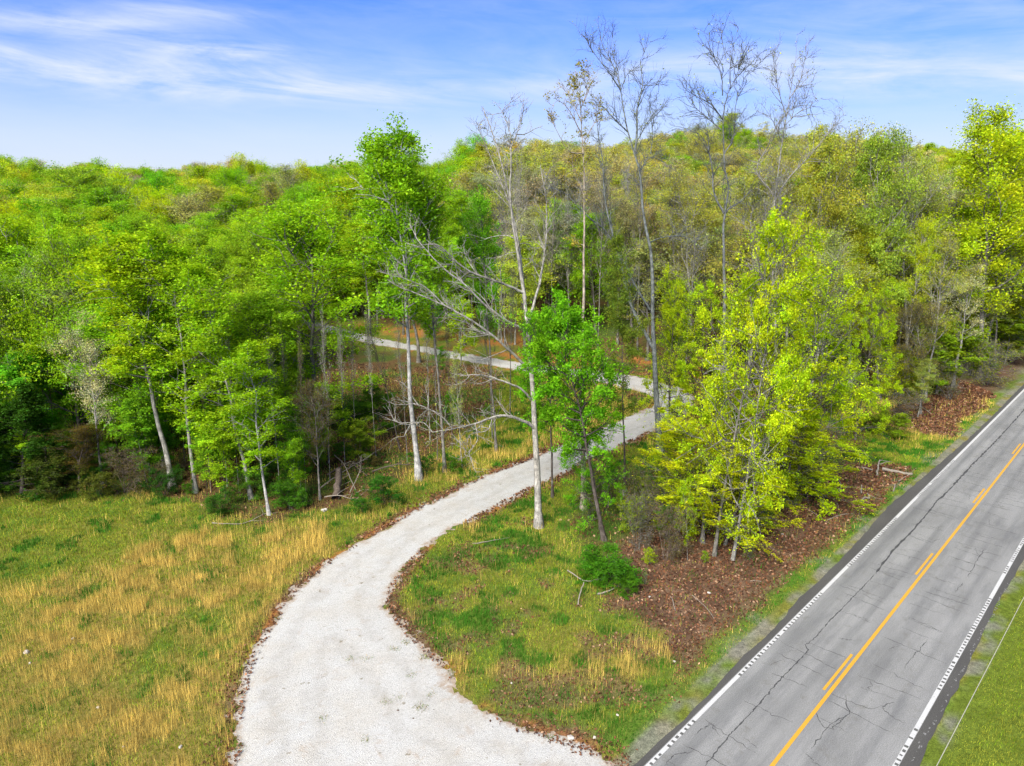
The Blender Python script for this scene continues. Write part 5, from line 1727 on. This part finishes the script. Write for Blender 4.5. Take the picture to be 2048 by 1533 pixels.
stick('fallen_branch', [(1384, 1192, .04), (1410, 1215, .05), (1428, 1238, .04), (1434, 1252, .03)], 0.025, 0.01, 'long thin pale twig on the brown bank by the small grass', M_dead)
stick('fallen_branch', [(1583, 1002, .05), (1620, 1023, .06), (1660, 1050, .05)], 0.035, 0.015, 'long thin fallen branch high on the brown bank', M_dead)
stick('fallen_log', [(1764, 941, .12), (1790, 946, .12), (1825, 952, .10)], 0.15, 0.10, 'grey fallen log at the top of the brown bank', M_dead, 'log')
stick('fallen_log', [(1722, 936, .08), (1745, 943, .08)], 0.07, 0.05, 'short pale log left of the grey log', M_dead, 'log')
stick('driftwood_stump', [(1754, 953, .0), (1755, 943, .25), (1757, 933, .5)], 0.10, 0.05, 'upright grey snag between the grass tuft and the log', M_dead, 'stump', twigs=2)
stick('fallen_branch', [(1679, 983, .04), (1681, 972, .2), (1676, 966, .3)], 0.06, 0.03, 'small pale hooked root left on the brown bank', M_dead)
stick('fallen_branch', [(1722, 989, .02), (1722, 978, .3)], 0.06, 0.04, 'short bleached root standing mid bank', M_dead)
stick('fallen_branch', [(1720, 1005, .06), (1730, 998, .14), (1738, 1000, .10), (1735, 992, .2)], 0.09, 0.04, 'whitish twisted root at the centre of the bank', M_dead)
stick('fallen_branch', [(1735, 990, .06), (1752, 998, .06), (1768, 1000, .05)], 0.03, 0.015, 'thin branch trailing right of the twisted root', M_dead)
stick('fallen_branch', [(1786, 985, .04), (1790, 972, .15)], 0.05, 0.04, 'short pale stub near the verge', M_dead)
stick('fallen_branch', [(1795, 965, .05), (1812, 955, .08), (1822, 948, .06)], 0.05, 0.02, 'pale curved branch below the grey log', M_dead, twigs=2)
stick('fallen_branch', [(1655, 1042, .05), (1680, 1032, .06), (1705, 1028, .05)], 0.04, 0.02, 'low pale branch on the leaves above the verge', M_dead)
stick('fallen_branch', [(425, 1048, .05), (450, 1050, .07), (490, 1048, .06), (530, 1030, .1)], 0.045, 0.02, 'pale branch lying at the field edge below the whitish trunk', M_dead, twigs=3)
stick('fallen_branch', [(1500, 1164, .04), (1512, 1163, .05), (1525, 1165, .04)], 0.02, 0.015, 'short pale twig on the lower brown bank', M_dead)
stick('dead_stick', [(1341, 1195, .05), (1345, 1210, .25), (1350, 1223, .04)], 0.03, 0.015, 'thin dead stick among straw tufts below the bush', M_dead)
stick('fallen_log', [(1530, 968, .15), (1580, 964, .18), (1640, 960, .15)], 0.14, 0.10, 'dark log half hidden behind the low golden maple', M_dark, 'log')
stick('fallen_branch', [(1800, 800, 1.3), (1830, 820, .8), (1860, 835, .4)], 0.05, 0.02, 'grey branch leaning over the brush heap by the highway', M_dead, twigs=5)
# brush pile and stump by the drive
for i, (pts, r0) in enumerate([([(640, 985, .3), (690, 960, .7), (740, 935, .9)], 0.05), ([(655, 960, .4), (700, 950, .9), (735, 965, .5)], 0.06), ([(670, 925, .6), (690, 955, 1.0), (715, 1000, .4)], 0.05),
                               ([(650, 1000, .2), (680, 1005, .5), (720, 1010, .2)], 0.05), ([(660, 900, .5), (720, 905, 1.2), (780, 880, 1.5)], 0.05), ([(640, 870, .6), (700, 860, 1.3), (760, 850, 1.6)], 0.05),
                               ([(700, 990, .2), (720, 965, .8), (725, 940, 1.2)], 0.045), ([(745, 950, .3), (790, 945, .6), (830, 942, .5)], 0.07)]):
    stick('brush_branch', pts, r0, r0 * 0.35, ['low', 'arched', 'steep', 'bottom', 'long upper', 'topmost', 'upright pale', 'pale horizontal'][i] + ' dead branch of the brush pile left of the drive', M_dead if i % 3 != 1 else M_dark, twigs=7)
st_ = stick('tree_stump', [(672, 1000, 0), (674, 985, .5), (678, 968, 1.0)], 0.28, 0.22, 'dark broken stump standing in the brush pile', M_dark, 'stump')

# overhead cable above the right verge
def cable():
    A = at_depth(2048, 1190, 1.0) * 0
    h = 7.2
    p1, p2 = ray(2048, 1195), ray(1873, 1533)
    q1 = p1 * (-(CAMH - h) / p1[2])
    q2 = p2 * (-(CAMH - h) / p2[2])
    q1[2] = q2[2] = h
    d = q1 - q2
    E0, E1 = q2 - d * 1.2, q1 + d * 9
    t = np.linspace(0, 1, 40)[:, None]
    P = E0 + (E1 - E0) * t
    P[:, 2] -= 0.0
    P0 = P[0].copy()
    V, F = tubes((P - P0)[None], np.array([0.010]), np.array([0.010]), 6)
    o = obj('overhead_cable', mesh_np('overhead_cable', V, F, True), M_cable)
    o.location = tuple(P0)
    tag(o, 'thin pale cable strung above the right-hand grass verge', 'cable')
cable()
